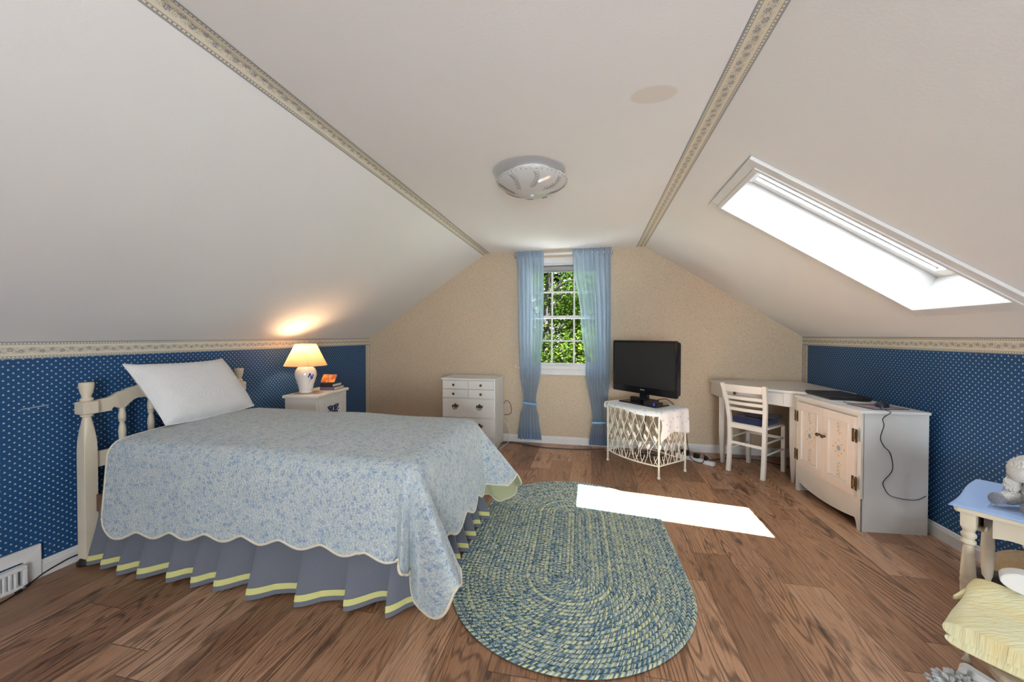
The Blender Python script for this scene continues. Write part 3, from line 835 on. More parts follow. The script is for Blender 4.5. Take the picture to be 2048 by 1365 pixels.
lo_ = bpy.data.objects.new('lamp_bulb_light', L); COL.objects.link(lo_); lo_.location = (lx, ly, lz+.372)
dl = MB(); 
dl.lathe([(.0, .0008), (.085, .0008), (.088, .0015), (.085, .002), (0, .002)], n=36)
for k in range(24):
    a = 2*pi*k/24; dl.blob((.092*math.cos(a), .092*math.sin(a), .0015), (.010, .010, .0012), nu=8, nv=4)
dl.v = [(p[0]+lx+.005, p[1]+ly, p[2]+.7145) for p in dl.v]
solo('doily', dl, m_fabric('brown_doily', (.30, .20, .12), (.5, .38, .25), 60), 'small lace doily under the lit table lamp', 'doily')
# ------------------------------------------------------------------ books beside the lamp
def book(name, c, dims, rz, cover, label, cat='book'):
    b = thing(name, label, cat, c, rz, None)
    x, y, z = dims
    mk('cover', MB().bx(-x/2, x/2, -y/2, y/2, 0, .003).bx(-x/2, x/2, -y/2, y/2, z-.003, z).bx(-x/2, x/2, -y/2, -y/2+.003, .003, z-.003), cover, b)
    mk('pages', MB().bx(-x/2+.003, x/2-.004, -y/2+.003, y/2-.004, .003, z-.003), painted('page_edges', (.62, .57, .47), .8, .08, 80) if 'page_edges' not in bpy.data.materials else bpy.data.materials['page_edges'], b)
    return b
COVB = plain('slate_book_cover', (.10, .10, .20), .4); COVK = plain('dark_book_cover', (.018, .016, .018), .4)
zb = .716
b1 = book('paperback', (-2.405, 3.215, zb), (.135, .20, .026), NR+.05, COVB, 'slate blue book at the bottom of the pile beside the lamp')
b2 = book('paperback', (-2.415, 3.215, zb+.027), (.115, .17, .028), NR+.0, COVK, 'dark covered book on the slate blue one beside the lamp')
bk = thing('picture_card', 'orange printed card propped on the books beside the lamp', 'card', (-2.42, 3.20, zb+.055), NR)
th = math.radians(38)
mk('card_sheet', MB().box((-.01, 0, .045), (.13, .004, .085), rot=Matrix.Rotation(-th, 3, 'X')), m_photo(), bk)
mk('card_back', MB().box((-.01, .0045, .0432), (.13, .004, .085), rot=Matrix.Rotation(-th, 3, 'X')), bpy.data.materials['page_edges'], bk)

# ================================================================== CHEST OF DRAWERS
chx0, chx1, chy0, chy1, chz = -1.605, -.995, 3.925, 4.325, .764
ch = thing('chest_of_drawers', 'white chest of drawers with dark knobs and bail handles left of the window', 'chest of drawers', ((chx0+chx1)/2, (chy0+chy1)/2, 0))
mk('carcass', MB().bx(chx0+.012, chx1-.006, chy0+.016, chy1, .0, .744), WHITE2, ch, world=True, bevel=.003)
mk('top', MB().bx(chx0, chx1, chy0-.004, chy1, .744, .764), WHITE2, ch, world=True, bevel=.004)
def drawer(x0, x1, z0, z1):
    return mk('drawer', MB().bx(x0, x1, chy0, chy0+.016, z0, z1), WHITE2, ch, world=True, bevel=.004)
xa, xb = chx0+.022, chx1-.018; xm = (xa+xb)/2
def knob(d, x, z):
    mk('knob', MB().lathe([(.006, 0), (.006, .008), (.0125, .012), (.014, .018), (.010, .023), (0, .024)], (x, chy0, z), 16, Matrix.Rotation(pi/2, 3, 'X')), BRASS, d, world=True, smooth=45)
def bail(d, x, z):
    pl_ = [(-.040, .006), (-.030, .018), (-.020, .010), (-.012, .022), (0, .034), (.012, .022), (.020, .010), (.030, .018), (.040, .006), (.030, -.006), (.018, -.010), (0, -.020), (-.018, -.010), (-.030, -.006)]
    h = mk('handle', MB().prism([(a+x, b+z) for a, b in pl_][::-1], lambda a, b, q: (a, chy0-q, b), .003), BRASS, d, world=True)
    mk('bail', MB().tube(smoothpath([(x-.030, chy0-.006, z+.002), (x-.031, chy0-.015, z-.006), (x-.018, chy0-.018, z-.024), (x, chy0-.018, z-.029), (x+.018, chy0-.018, z-.024), (x+.031, chy0-.015, z-.006), (x+.030, chy0-.006, z+.002)]), .0035, 8), BRASS, h, world=True, smooth=60)
for z0, z1 in ((.648, .738), (.552, .642)):
    for x0, x1, kx in ((xa, xm-.008, .46), (xm+.008, xb, .50)):
        d = drawer(x0, x1, z0, z1); knob(d, lerp(x0, x1, kx), (z0+z1)/2)
for z0, z1 in ((.345, .540), (.135, .335)):
    d = drawer(xa, xb, z0, z1); bail(d, xa+.145, (z0+z1)/2+.02); bail(d, xb-.155, (z0+z1)/2+.02)

# ================================================================== CURTAINS
def curtain(name, label, rows, ys_, seed, tiez, nf):
    """rows: (z, left x, right x, depth of folds)"""
    rows = rows[::-1]
    zl = [(r[0], r[1]) for r in rows]; zr = [(r[0], r[2]) for r in rows]; am = [(r[0], r[3]) for r in rows]
    z0, z1 = rows[0][0], rows[-1][0]
    c = thing(name, label, 'curtain', ((rows[0][1]+rows[0][2])/2, ys_, z0))
    rn = random.Random(seed); phs = [rn.uniform(0, 6.28) for _ in range(4)]
    def lin(tab, z):
        if z <= tab[0][0]: return tab[0][1]
        for (a, p), (b, q) in zip(tab, tab[1:]):
            if z <= b: return p + (q-p)*(z-a)/(b-a)
        return tab[-1][1]
    def fn(u, v):
        z = lerp(z0, z1, v)
        xl, xr, A = interp(zl, z), interp(zr, z), interp(am, z)
        uu = u + .012*math.sin(2*pi*2.3*u+phs[0])
        w = math.sin(2*pi*nf*uu+phs[1]) + .35*math.sin(2*pi*nf*1.9*uu+phs[2]+z*.15)
        return (lerp(xl, xr, u), ys_ + A*w*.8 - (.014 if v > .93 else 0) + (.012*math.sin(2*pi*14*u) if v > .972 else 0), z + (.004*math.sin(2*pi*14*u+1) if v > .985 else 0))
    mk('curtain_panel', MB().grid(fn, 150, 90), SHEER, c, world=True, smooth=170)
    def fnb(u, v):
        p = fn(u, v*.055); return (p[0], p[1]-.0025, p[2]+.002)
    mk('hem', MB().grid(fnb, 150, 4), SHEER, c, world=True, smooth=170)
    # tie band
    xl, xr = interp(zl, tiez), interp(zr, tiez); pts = []
    for k in range(28):
        a = 2*pi*k/28; pts.append(((xl+xr)/2 + ((xr-xl)/2+.012)*math.cos(a), ys_ + .045*math.sin(a), tiez + .010*math.cos(a)*(-1 if seed == 1 else .3)))
    m = MB(); nn = len(pts); vs = []
    for p in pts: vs += [(p[0], p[1], p[2]-.012), (p[0], p[1], p[2]+.012)]
    m.add(vs, [(2*i, 2*((i+1) % nn), 2*((i+1) % nn)+1, 2*i+1) for i in range(nn)])
    mk('tieback', m, m_fabric('sky_blue_tie_%d' % seed, (.20, .42, .62), (.26, .48, .68)), c, world=True, smooth=170, solid=.003, off=0)['label'] = 'sky blue tieback'
    return c
CYY = 4.262
curtain('curtain', 'sheer blue curtain left of the window, tied back low', [(2.160, -.850, -.525, .010), (2.128, -.845, -.525, .008), (2.05, -.825, -.525, .016), (1.4, -.815, -.527, .018), (.85, -.800, -.555, .018), (.475, -.752, -.612, .016), (.30, -.795, -.578, .020), (.055, -.815, -.548, .022)], CYY, 1, .465, 7)
curtain('curtain', 'sheer blue curtain right of the window beside the television', [(2.168, -.218, .200, .010), (2.130, -.216, .200, .008), (2.05, -.205, .200, .016), (1.4, -.122, .200, .018), (.85, -.070, .196, .018), (.285, .010, .150, .016), (.20, -.012, .168, .020), (.03, -.028, .182, .022)], CYY, 2, .285, 8)
rod = thing('curtain_rod', 'white curtain rod across the top of the far window', 'curtain rod', (-.325, 4.30, 2.12))
mk('rod', MB().bx(-.862, .212, CYY+.002, CYY+.006, 2.112, 2.138), TRIMW, rod, world=True, bevel=.002)
for x in (-.858, .208):
    mk('bracket', MB().bx(x-.004, x+.004, CYY-.004, YF-.001, 2.108, 2.14), plain('bracket_metal', (.25, .23, .2), .4, metal=.6) if x < 0 else bpy.data.materials['bracket_metal'], rod, world=True)
# ================================================================== TELEVISION STAND
SA = math.atan2(-.728, .685)
st = thing('wire_stand', 'ivory wire stand with leafy vine sides under the television', 'stand', (.4885, 3.782, 0), SA)
HX, HY, SZ = .295, .180, .572
legs = {}
for x in (-HX, HX):
    for y in (-HY, HY):
        l = mk('leg', MB().tube([(x, y, .012), (x, y, SZ)], .0085, 12), METALW, st, smooth=50)
        mk('foot', MB().lathe([(.011, 0), (.014, .004), (.014, .012), (.010, .02), (0, .02)], (x, y, 0), 16), METALW, l, smooth=50); legs[(x, y)] = l
def bow(x): return -.055*(1-(x/HX)**2)
fpts = [(x, -HY+bow(x)) for x in [-HX+2*HX*k/24 for k in range(25)]]
mk('front_rail', MB().tube([(x, y, .108) for x, y in fpts], .0065, 10), METALW, st, smooth=50)
mk('front_rail', MB().tube([(x, y, SZ-.012) for x, y in fpts], .0065, 10), METALW, st, smooth=50)
for y0, x0, x1 in ((HY, -HX, HX),):
    for z in (.108, SZ-.012): mk('back_rail', MB().tube([(x0, y0, z), (x1, y0, z)], .006, 10), METALW, st, smooth=50)
for x in (-HX, HX):
    for z in (.108, SZ-.012): mk('side_rail', MB().tube([(x, -HY, z), (x, HY, z)], .006, 10), METALW, st, smooth=50)
poly = fpts + [(HX, HY), (-HX, HY)]
mk('top', MB().prism(poly, lambda a, b, h: (a, b, SZ-.006+h), .010), METALW, st)
def vines(name, fr, W, n, seed, z0=.110, z1=SZ-.016):
    """fr(x)->(px,py) along the panel; W half width"""
    rn = random.Random(seed); mb = MB(); lf = MB()
    for k in range(n):
        cx = -W + (k+.5)*2*W/n
        for m in (-1, 1):
            ph = rn.uniform(-.3, .3); amp = 1.05*W/n; pts = []
            for i in range(25):
                t = i/24; x = cx + m*amp*math.sin(t*pi*2.15+ph+.4)*(.45+.55*math.sin(pi*min(1, t*1.15)))
                x = max(-W+.006, min(W-.006, x)); p = fr(x); pts.append((p[0], p[1], lerp(z0, z1, t)))
            mb.tube(pts, .0028, 6)
            for t in ((.46, .64) if m < 0 else (.30, .92)):
                i = int(t*24); p = Vector(pts[i]); dirx = m*(1 if t < .8 else -1)
                a = fr(cx); b = fr(min(W, cx+.01)); tx = Vector((b[0]-a[0], b[1]-a[1], 0)).normalized()
                q = p + tx*dirx*.011 + Vector((0, 0, .024)); up = (tx*dirx*.42 + Vector((0, 0, 1))).normalized()
                nn = tx.cross(Vector((0, 0, 1))); rt = Matrix((up.cross(nn), nn, up)).transposed()
                lf.blob(q, (.0125, .0022, .030), rt, 10, 8)
        # hooked tendril at the foot
        pts = [];
        for i in range(10):
            t = i/9; x = max(-W, min(W, cx + W/n*(.1-.8*t*t*(1 if k % 2 else -1)))); p = fr(x); pts.append((p[0], p[1], z0 + .075*(1-t)**1.0*math.cos(t*.3)))
        mb.tube(pts, .0028, 6)
    v = mk(name, mb, METALW, st, smooth=60); mk('leaves', lf, METALW, v, smooth=60)
vines('vine_panel', lambda x: (x, -HY+bow(x)), HX, 7, 1)
vines('vine_panel', lambda x: (x, HY), HX, 5, 2)
vines('vine_panel', lambda x: (HX, x), HY, 4, 3)
vines('vine_panel', lambda x: (-HX, x), HY, 4, 4)
# ------------------------------------------------------------------ runner on the stand
FLO = G('white_floral_runner'); u = FLO.obj(); a = FLO.mapr(FLO.vor(u, 22), .30, .20)
FLO.set(col=FLO.mix(FLO.math('MULTIPLY', a, .6), FLO.mix(FLO.noise(u, 30, 2), (.66, .67, .67), (.73, .73, .73)), (.36, .40, .52)), rough=.9, sheen=.2); FLO.bump(FLO.noise(u, 180, 3), .4, .004)
def rcol(a, b):
    z = SZ+.0075; x, y = a, b
    ox = max(0, abs(a)-HX-.010); oy = 0
    yf_ = -HY+(bow(max(-HX, min(HX, a))))-.010
    if b < yf_: oy = yf_-b
    sx = 1 if a > 0 else -1
    if ox > 0:
        o, d = hang(ox, .06, .018); x = sx*(HX+.010+o); z -= d
        x += sx*.006*math.sin(b*40)*min(1, ox*8)
        if a > 0: y += -.02*ox*math.sin(b*9)
    if oy > 0:
        o, d = hang(oy, .12, .018); y = yf_-o; z -= d
    z += .0015*math.sin(a*31+b*17)*(1 if ox+oy == 0 else 0)
    return (x, y, z)
def rgrid(u, v):
    b0 = -HY-.060; b1 = HY+.0
    am = lerp(-HX-.105, HX+.205, u)
    fy = -HY+bow(max(-HX, min(HX, am)))-.010-.040-.006*math.sin(am*19)
    if abs(am) > HX: fy = -HY-.012-.012*math.sin(am*30)
    b = lerp(fy, b1, v)
    right = HX+.200 + .075*max(0, 1-v*1.3) - .035*math.sin(v*5)
    a = lerp(-HX-.080-.02*math.sin(v*4), right, u)
    return rcol(a, b)
rn_ = thing('table_runner', 'white floral table runner with a fuzzy edge draped over the wire stand', 'table runner', (.4885, 3.782, SZ), SA)
mb = MB().grid(lambda u, v: tuple(Vector(rgrid(u, v)) - Vector((0, 0, SZ))), 90, 46)
mk('runner_cloth', mb, FLO.m, rn_, smooth=170, solid=.003, off=1)
ed = [rgrid(i/80, 0) for i in range(81)] + [rgrid(1, j/40) for j in range(1, 41)] + [rgrid(1-i/80, 1) for i in range(1, 81)] + [rgrid(0, 1-j/40) for j in range(1, 40)]
fr_ = MB(); r0 = random.Random(2)
for i in range(len(ed)):
    p = Vector(ed[i]) - Vector((0, 0, SZ))
    for k in range(3):
        q = p + Vector((r0.uniform(-.006, .006), r0.uniform(-.006, .006), r0.uniform(-.010, .002)))
        fr_.tube([p, q], .0012, 4)
mk('fringe', fr_, SHEET, rn_)
# ------------------------------------------------------------------ television
tv = thing('television', 'black flat-screen television standing on the wire stand', 'television', (.474, 3.797, SZ+.011), SA)
TW, TZ0, TZ1 = .370, .092, .594
def rrect(x0, x1, z0, z1, r, n=5):
    pts = []
    for cx, cz, a0 in ((x1-r, z1-r, 0), (x0+r, z1-r, pi/2), (x0+r, z0+r, pi), (x1-r, z0+r, 1.5*pi)):
        for k in range(n+1): pts.append((cx+r*math.cos(a0+k*pi/2/n), cz+r*math.sin(a0+k*pi/2/n)))
    return pts
FRZ = lambda y0: (lambda a, b, h: (a, y0-h, b))
mk('housing', MB().prism(rrect(-TW+.012, TW-.012, TZ0+.015, TZ1-.012, .02), lambda a, b, h: (a, .055-h, b), .052), BLACK, tv, bevel=.006)
mb = MB(); zsb = TZ0+.068
outer = rrect(-TW, TW, TZ0, TZ1, .016)
mb.prism(outer, lambda a, b, h: (a, .006-h, b), .020)
bz = mk('bezel', mb, GLOSSB, tv, bevel=.004)
mk('screen', MB().bx(-TW+.026, TW-.026, -.0150, -.0138, zsb, TZ1-.026), SCREEN, tv)
mb = MB()
for a in ((-TW+.022, TW-.022, zsb-.004, zsb), (-TW+.022, TW-.022, TZ1-.026, TZ1-.022), (-TW+.022, -TW+.026, zsb-.004, TZ1-.022), (TW-.026, TW-.022, zsb-.004, TZ1-.022)): mb.bx(a[0], a[1], -.0165, -.0138, a[2], a[3])
mk('screen_edge', mb, BLACK, tv)
tc = bpy.data.curves.new('logo', 'FONT'); tc.body = 'INSIGNIA'; tc.size = .0125; tc.extrude = .0004; tc.align_x = 'CENTER'
to = bpy.data.objects.new('logo_text', tc); COL.objects.link(to)
dg = bpy.context.evaluated_depsgraph_get(); me = bpy.data.meshes.new_from_object(to.evaluated_get(dg)); bpy.data.objects.remove(to)
me.materials.clear(); me.materials.append(plain('silver_print', (.55, .55, .55), .4)); lgo = bpy.data.objects.new('logo', me); COL.objects.link(lgo); lgo.parent = bz
lgo.location = (0, -.0146, TZ0+.034); lgo.rotation_euler = (pi/2, 0, 0); lgo['label'] = 'pale maker lettering'
mk('neck', MB().bx(-.045, .045, .0, .035, .012, .13), GLOSSB, tv, bevel=.004)
mk('stand_base', MB().prism(rrect(-.215, .215, -.105, .105, .02), lambda a, b, h: (a, b+.0, h), .012), GLOSSB, tv, bevel=.003)
mk('base_arm', MB().box((-.02, .035, .03), (.30, .05, .035)), BLACK, tv, bevel=.006)
sb = thing('set_top_box', 'small black box with a blue light in front of the television foot', 'box', (0, 0, 0), SA)
sb.location = Vector((.474, 3.797, SZ+.0235)) + Matrix.Rotation(SA, 3, 'Z') @ Vector((.165, -.066, 0))
mk('box_case', MB().bx(-.075, .075, -.038, .038, 0, .034), BLACK, sb, bevel=.003)
g = G('blue_indicator'); g.set(col=(.02, .06, .5), em=(.03, .10, .9), ems=.12)
mk('indicator', MB().bx(.030, .046, -.0388, -.0375, .006, .030), g.m, sb)['label'] = 'blue light strip'

# ================================================================== CABLES AND POWER STRIP
def cord(name, pts, r, mat, label, k=6, cat='cord', extra=None):
    return solo(name, MB().tube(smoothpath(pts, k), r, 8), mat, label, cat, smooth=60)
def pcord(name, par, pts, r): return mk(name, MB().tube(smoothpath(pts, 6), r, 8), CORDB, par, world=True, smooth=60)
ps = thing('power_strip', 'white power strip with black plugs on the floor right of the wire stand', 'power strip', (.985, 4.03, 0), -.75)
mk('strip_case', MB().bx(-.19, .19, -.026, .026, 0, .034), CORDW, ps, bevel=.005)
for x, s in ((-.10, (.075, .045, .050)), (.02, (.05, .04, .045)), (.11, (.028, .03, .04))):
    mk('plug', MB().bx(x-s[0]/2, x+s[0]/2, -s[1]/2, s[1]/2, .035, .035+s[2]), BLACK, ps, bevel=.005)['label'] = 'black plug'
pcord('power_cable', tv, [(.62, 3.93, .60), (.72, 3.98, .60), (.82, 3.98, .50), (.885, 3.96, .32), (.90, 3.93, .16), (.93, 3.92, .05), (1.02, 3.93, .012), (1.06, 3.96, .06), (1.055, 3.99, .082)], .0038)
pcord('power_cable', ps, [(1.055, 3.955, .082), (1.09, 3.95, .05), (1.13, 4.04, .012), (1.25, 4.13, .006), (1.42, 4.19, .006), (1.62, 4.14, .006), (1.76, 4.02, .006), (1.82, 3.90, .006)], .0042)
pts = []
for k in range(40):
    a = k*.47; pts.append((.56+.15*math.cos(a)+.002*k, 4.02+.11*math.sin(a)*(.8+.2*math.sin(a*.3)), .006+.0022*k % .07))
cord('coiled_cord', pts, .0035, CORDB, 'loosely coiled black cord on the floor under the wire stand', 4)
cord('hanging_cord', [(.545, 4.045, .60), (.535, 4.06, .50), (.525, 4.055, .36), (.505, 4.065, .22), (.47, 4.105, .10), (.40, 4.185, .010), (.22, 4.23, .006)], .0038, CORDB, 'black cord hanging behind the wire stand to the floor')
cord('floor_cord', [(-1.02, 4.20, .006), (-.9, 4.27, .006), (-.74, 4.235, .006), (-.55, 4.16, .006), (-.35, 4.15, .006), (-.15, 4.16, .006), (.02, 4.20, .006), (.14, 4.22, .006)], .0042, CORDB, 'black cord along the floor under the far window')
cord('wall_cord', [(-.99, 4.30, .44), (-.965, 4.31, .475), (-.93, 4.31, .46), (-.905, 4.31, .40), (-.905, 4.31, .34), (-.935, 4.31, .315), (-.985, 4.30, .315)], .0032, CORDB, 'black cord looping out beside the chest of drawers')
cord('appliance_cord', [(-.985, 4.27, .25), (-.95, 4.27, .22), (-.915, 4.26, .14), (-.90, 4.23, .07), (-.92, 4.19, .02), (-.95, 4.10, .006), (-.965, 4.0, .006)], .0036, CORDW, 'white cord dropping to the floor beside the chest of drawers')

# ================================================================== CORNER DESK
DZ = .768
dA, dB, dC, dD, dE, dF = (1.192, 4.335), (2.042, 4.335), (2.042, 3.515), (1.70, 3.515), (1.575, 3.575), (1.206, 4.015)
desk = thing('corner_desk', 'cream white corner desk with one drawer in the far right corner', 'desk', (1.75, 4.05, 0))
def curve_front(k=10):
    out = []
    for i in range(k+1):
        t = i/k; x = lerp(dE[0], dF[0], t); y = lerp(dE[1], dF[1], t); b = .012*math.sin(pi*t)
        out.append((x-.72*b, y-.69*b))
    return out
top = [dA] + [dF] + curve_front()[::-1][1:-1] + [dE, dD, dC, dB]
mk('desk_top', MB().prism(top[::-1][::-1], lambda a, b, h: (a, b, DZ-.020+h), .020), WHITE2, desk, world=True, bevel=.004)
def board(p, q, z0, z1, t, mb):
    d = Vector((q[0]-p[0], q[1]-p[1])); nn = Vector((-d.y, d.x)).normalized()*t
    vs = [(p[0], p[1]), (q[0], q[1]), (q[0]+nn.x, q[1]+nn.y), (p[0]+nn.x, p[1]+nn.y)]
    return mb.prism(vs, lambda a, b, h: (a, b, z0+h), z1-z0)
ins = .016
fe = (dE[0]+ins, dE[1]+ins*.6); ff = (dF[0]+ins, dF[1]+ins*.2)
mb = MB(); board(ff, (dA[0]+ins, dA[1]-.01), .625, DZ-.021, -.018, mb); board(fe, ff, .632, DZ-.021, -.018, mb); board((dD[0]+.01, dD[1]+ins), fe, .632, DZ-.021, -.018, mb)
mk('apron', mb, WHITE2, desk, world=True, bevel=.002)
dv = Vector((ff[0]-fe[0], ff[1]-fe[1], 0)).normalized(); nv = Vector((-abs(dv.y), -abs(dv.x), 0)).normalized()
Ld = (Vector((*ff, 0))-Vector((*fe, 0))).length
def dp(s, o, z): return Vector((fe[0], fe[1], 0)) + dv*s + nv*o + Vector((0, 0, z))
def dbox(mb, s0, s1, o0, o1, z0, z1):
    vs = [dp(s, o, z) for z in (z0, z1) for s, o in ((s0, o0), (s1, o0), (s1, o1), (s0, o1))]
    return mb.add(vs, [(3,2,1,0),(4,5,6,7),(0,1,5,4),(1,2,6,5),(2,3,7,6),(3,0,4,7)])
dd = mk('drawer', dbox(MB(), .03, Ld-.05, .0, .010, .645, .737), WHITE2, desk, world=True, bevel=.003)
mb = MB()
for a in ((.03, Ld-.05, .645, .650), (.03, Ld-.05, .732, .737), (.03, .036, .65, .732), (Ld-.056, Ld-.05, .65, .732)): dbox(mb, a[0], a[1], .010, .014, a[2], a[3])
mk('drawer_moulding', mb, WHITE2, dd, world=True)
for s in (.165, Ld-.14):
    k = dp(s, .010, .692); rot = Vector((0, 0, 1)).rotation_difference(nv).to_matrix()
    mk('knob', MB().lathe([(.006, 0), (.006, .010), (.0125, .014), (.014, .020), (.009, .026), (0, .027)], k, 16, rot), BRASS, dd, world=True, smooth=45)
for (x, y) in ((dF[0]+.032, dF[1]+.028), (dE[0]+.075, dE[1]+.035), (1.945, 4.285)):
    mk('leg', MB().lathe([(.013, 0, 6), (.0185, .12, 12), (.024, .30, 20), (.025, .632, 20)], (x, y, 0), 20, Matrix.Rotation(.8, 3, 'Z')), WHITE2, desk, world=True, smooth=30)

# ================================================================== DESK CHAIR
ch_ = thing('desk_chair', 'white ladder-back wooden chair drawn up to the corner desk', 'chair', (1.458, 3.850, 0), math.radians(-44.6))
bx_, by_, fy_ = .143, -.180, .182
def post(x):
    s = 1 if x > 0 else -1
    return smoothpath([(x, by_-.020, 0), (x, by_, .20), (x+s*.002, by_+.004, .44), (x+s*.014, by_-.020, .62), (x+s*.030, by_-.075, .802)], 6)
def sqtube(pts, w, d, mb=None):
    mb = mb or MB(); vs = []; N = len(pts)
    for p in pts:
        p = Vector(p); vs += [p+Vector((-w, -d, 0)), p+Vector((w, -d, 0)), p+Vector((w, d, 0)), p+Vector((-w, d, 0))]
    fs = [(4*i+k, 4*i+(k+1) % 4, 4*i+4+(k+1) % 4, 4*i+4+k) for i in range(N-1) for k in range(4)] + [(3,2,1,0), tuple(4*(N-1)+k for k in range(4))]
    return mb.add(vs, fs)
for x in (-bx_, bx_): mk('back_post', sqtube(post(x), .0165, .0155), WHITEF, ch_, bevel=.003)
for x in (-bx_, bx_): mk('leg', sqtube([(x*1.03, fy_, 0), (x*1.03, fy_, .425)], .0165, .0165), WHITEF, ch_, bevel=.003)
def slat(z0, z1, name='slat'):
    def yz(z): 
        for a, b in zip(post(bx_), post(bx_)[1:]):
            if a.z <= z <= b.z: return lerp(a.y, b.y, (z-a.z)/(b.z-a.z)), lerp(a.x, b.x, (z-a.z)/(b.z-a.z))
        return post(bx_)[-1].y, post(bx_)[-1].x
    mb = MB(); n = 14; vs = []
    for i in range(n+1):
        t = 2*i/n-1
        for z in (z0, z1):
            y, x = yz(z)
            for o in (-.007, .007): vs.append((t*(x-.004), y + o - .016*(1-t*t), z - .0*t))
    fs = []
    for i in range(n):
        a = 4*i; b = a+4
        fs += [(a, b, b+2, a+2), (a+1, a+3, b+3, b+1), (a+2, b+2, b+3, a+3), (a, a+1, b+1, b)]
    fs += [(0, 2, 3, 1), (4*n, 4*n+1, 4*n+3, 4*n+2)]
    mb.add(vs, fs); return mk(name, mb, WHITEF, ch_, smooth=40, bevel=.002)
slat(.728, .792, 'crest_rail'); slat(.660, .690); slat(.612, .640); slat(.556, .586)
mk('seat', MB().prism(rrect(-.172, .172, -.180, .215, .03), lambda a, b, h: (a, b, .424+h), .018), WHITEF, ch_, bevel=.006)
mk('seat_rail', MB().box((0, by_+.004, .416), (2*bx_, .022, .040)), WHITEF, ch_, bevel=.003)
for y, z in ((by_+.002, .262), (fy_, .300)): mk('stretcher', MB().box((0, y, z), (2*bx_, .012, .026)), WHITEF, ch_, bevel=.003)
for x in (-bx_, bx_):
    for z in (.20, .30): mk('stretcher', MB().tube([(x*1.01, by_, z), (x*1.03, fy_, z+.005)], .0085, 10), WHITEF, ch_, smooth=50)
sc_ = thing('seat_cushion', 'folded navy blue cloth cushion on the white desk chair', 'cushion', (1.458, 3.850, .4445), math.radians(-44.6))
def cush(c, r, seed):
    mb = MB(); mb.blob(c, r, None, 36, 16, .02, 6); return mb
mk('cushion_pad', cush((-.005, -.005, .026), (.145, .160, .027), 1), NAVY, sc_, smooth=170)
mk('folded_cloth', cush((.045, .03, .055), (.115, .145, .012), 2), m_fabric('black_cloth', (.010, .010, .016), (.018, .018, .028)), sc_, smooth=170)['label'] = 'black folded cloth on top'

# ================================================================== PAINTED CABINET
CA = math.radians(4.2)
cab = thing('painted_cabinet', 'low white two-door cabinet with painted flowers against the right wall', 'cabinet', (1.641, 2.779, 0), CA)
CL, CD, CH = .672, .372, .756
# local: x towards the wall, y along the front, front face at x = 0
mb = MB(); mb.bx(.012, CD, 0, .016, 0, CH-.018); mb.bx(.012, CD, CL-.016, CL, 0, CH-.018); mb.bx(CD-.012, CD, .016, CL-.016, .06, CH-.018); mb.bx(.03, CD-.012, .016, CL-.016, .16, .175)
mk('carcass', mb, WHITE2, cab)
mk('top', MB().bx(-.012, CD+.004, -.012, CL+.006, CH-.018, CH), WHITE2, cab, bevel=.004)
mb = MB(); mb.bx(0, .018, 0, .030, .205, CH-.019); mb.bx(0, .018, CL-.030, CL, .205, CH-.019); mb.bx(0, .018, .030, CL-.030, CH-.045, CH-.019)
mk('face_frame', mb, WHITEF, cab)
def apz(y):
    t = y/CL
    if t < .045 or t > .955: return 0
    d = min(t-.045, .955-t)
    if d < .030: return .066*math.sqrt(max(0, 1-(1-d/.030)**2))
    return .045 + .028*abs((t-.5)/.455)**2
N = 80; mb = MB()
for i in range(N):
    a, b = CL*i/N, CL*(i+1)/N
    vs = [(h, y, z) for h in (0, .018) for y, z in ((a, apz(a)), (b, apz(b)), (b, .205), (a, .205))]
    mb.add(vs, [(0,3,2,1), (4,5,6,7), (0,1,5,4), (2,3,7,6)])
mk('apron', mb, WHITEF, cab, smooth=30)
FY = plain('ochre_paint', (.78, .50, .17), .5); FB = plain('grey_blue_paint', (.30, .38, .45), .5); FG = plain('sage_paint', (.36, .36, .24), .5)
PINKW = painted('warm_white_door_paint', (.74, .665, .60), .42, .03)
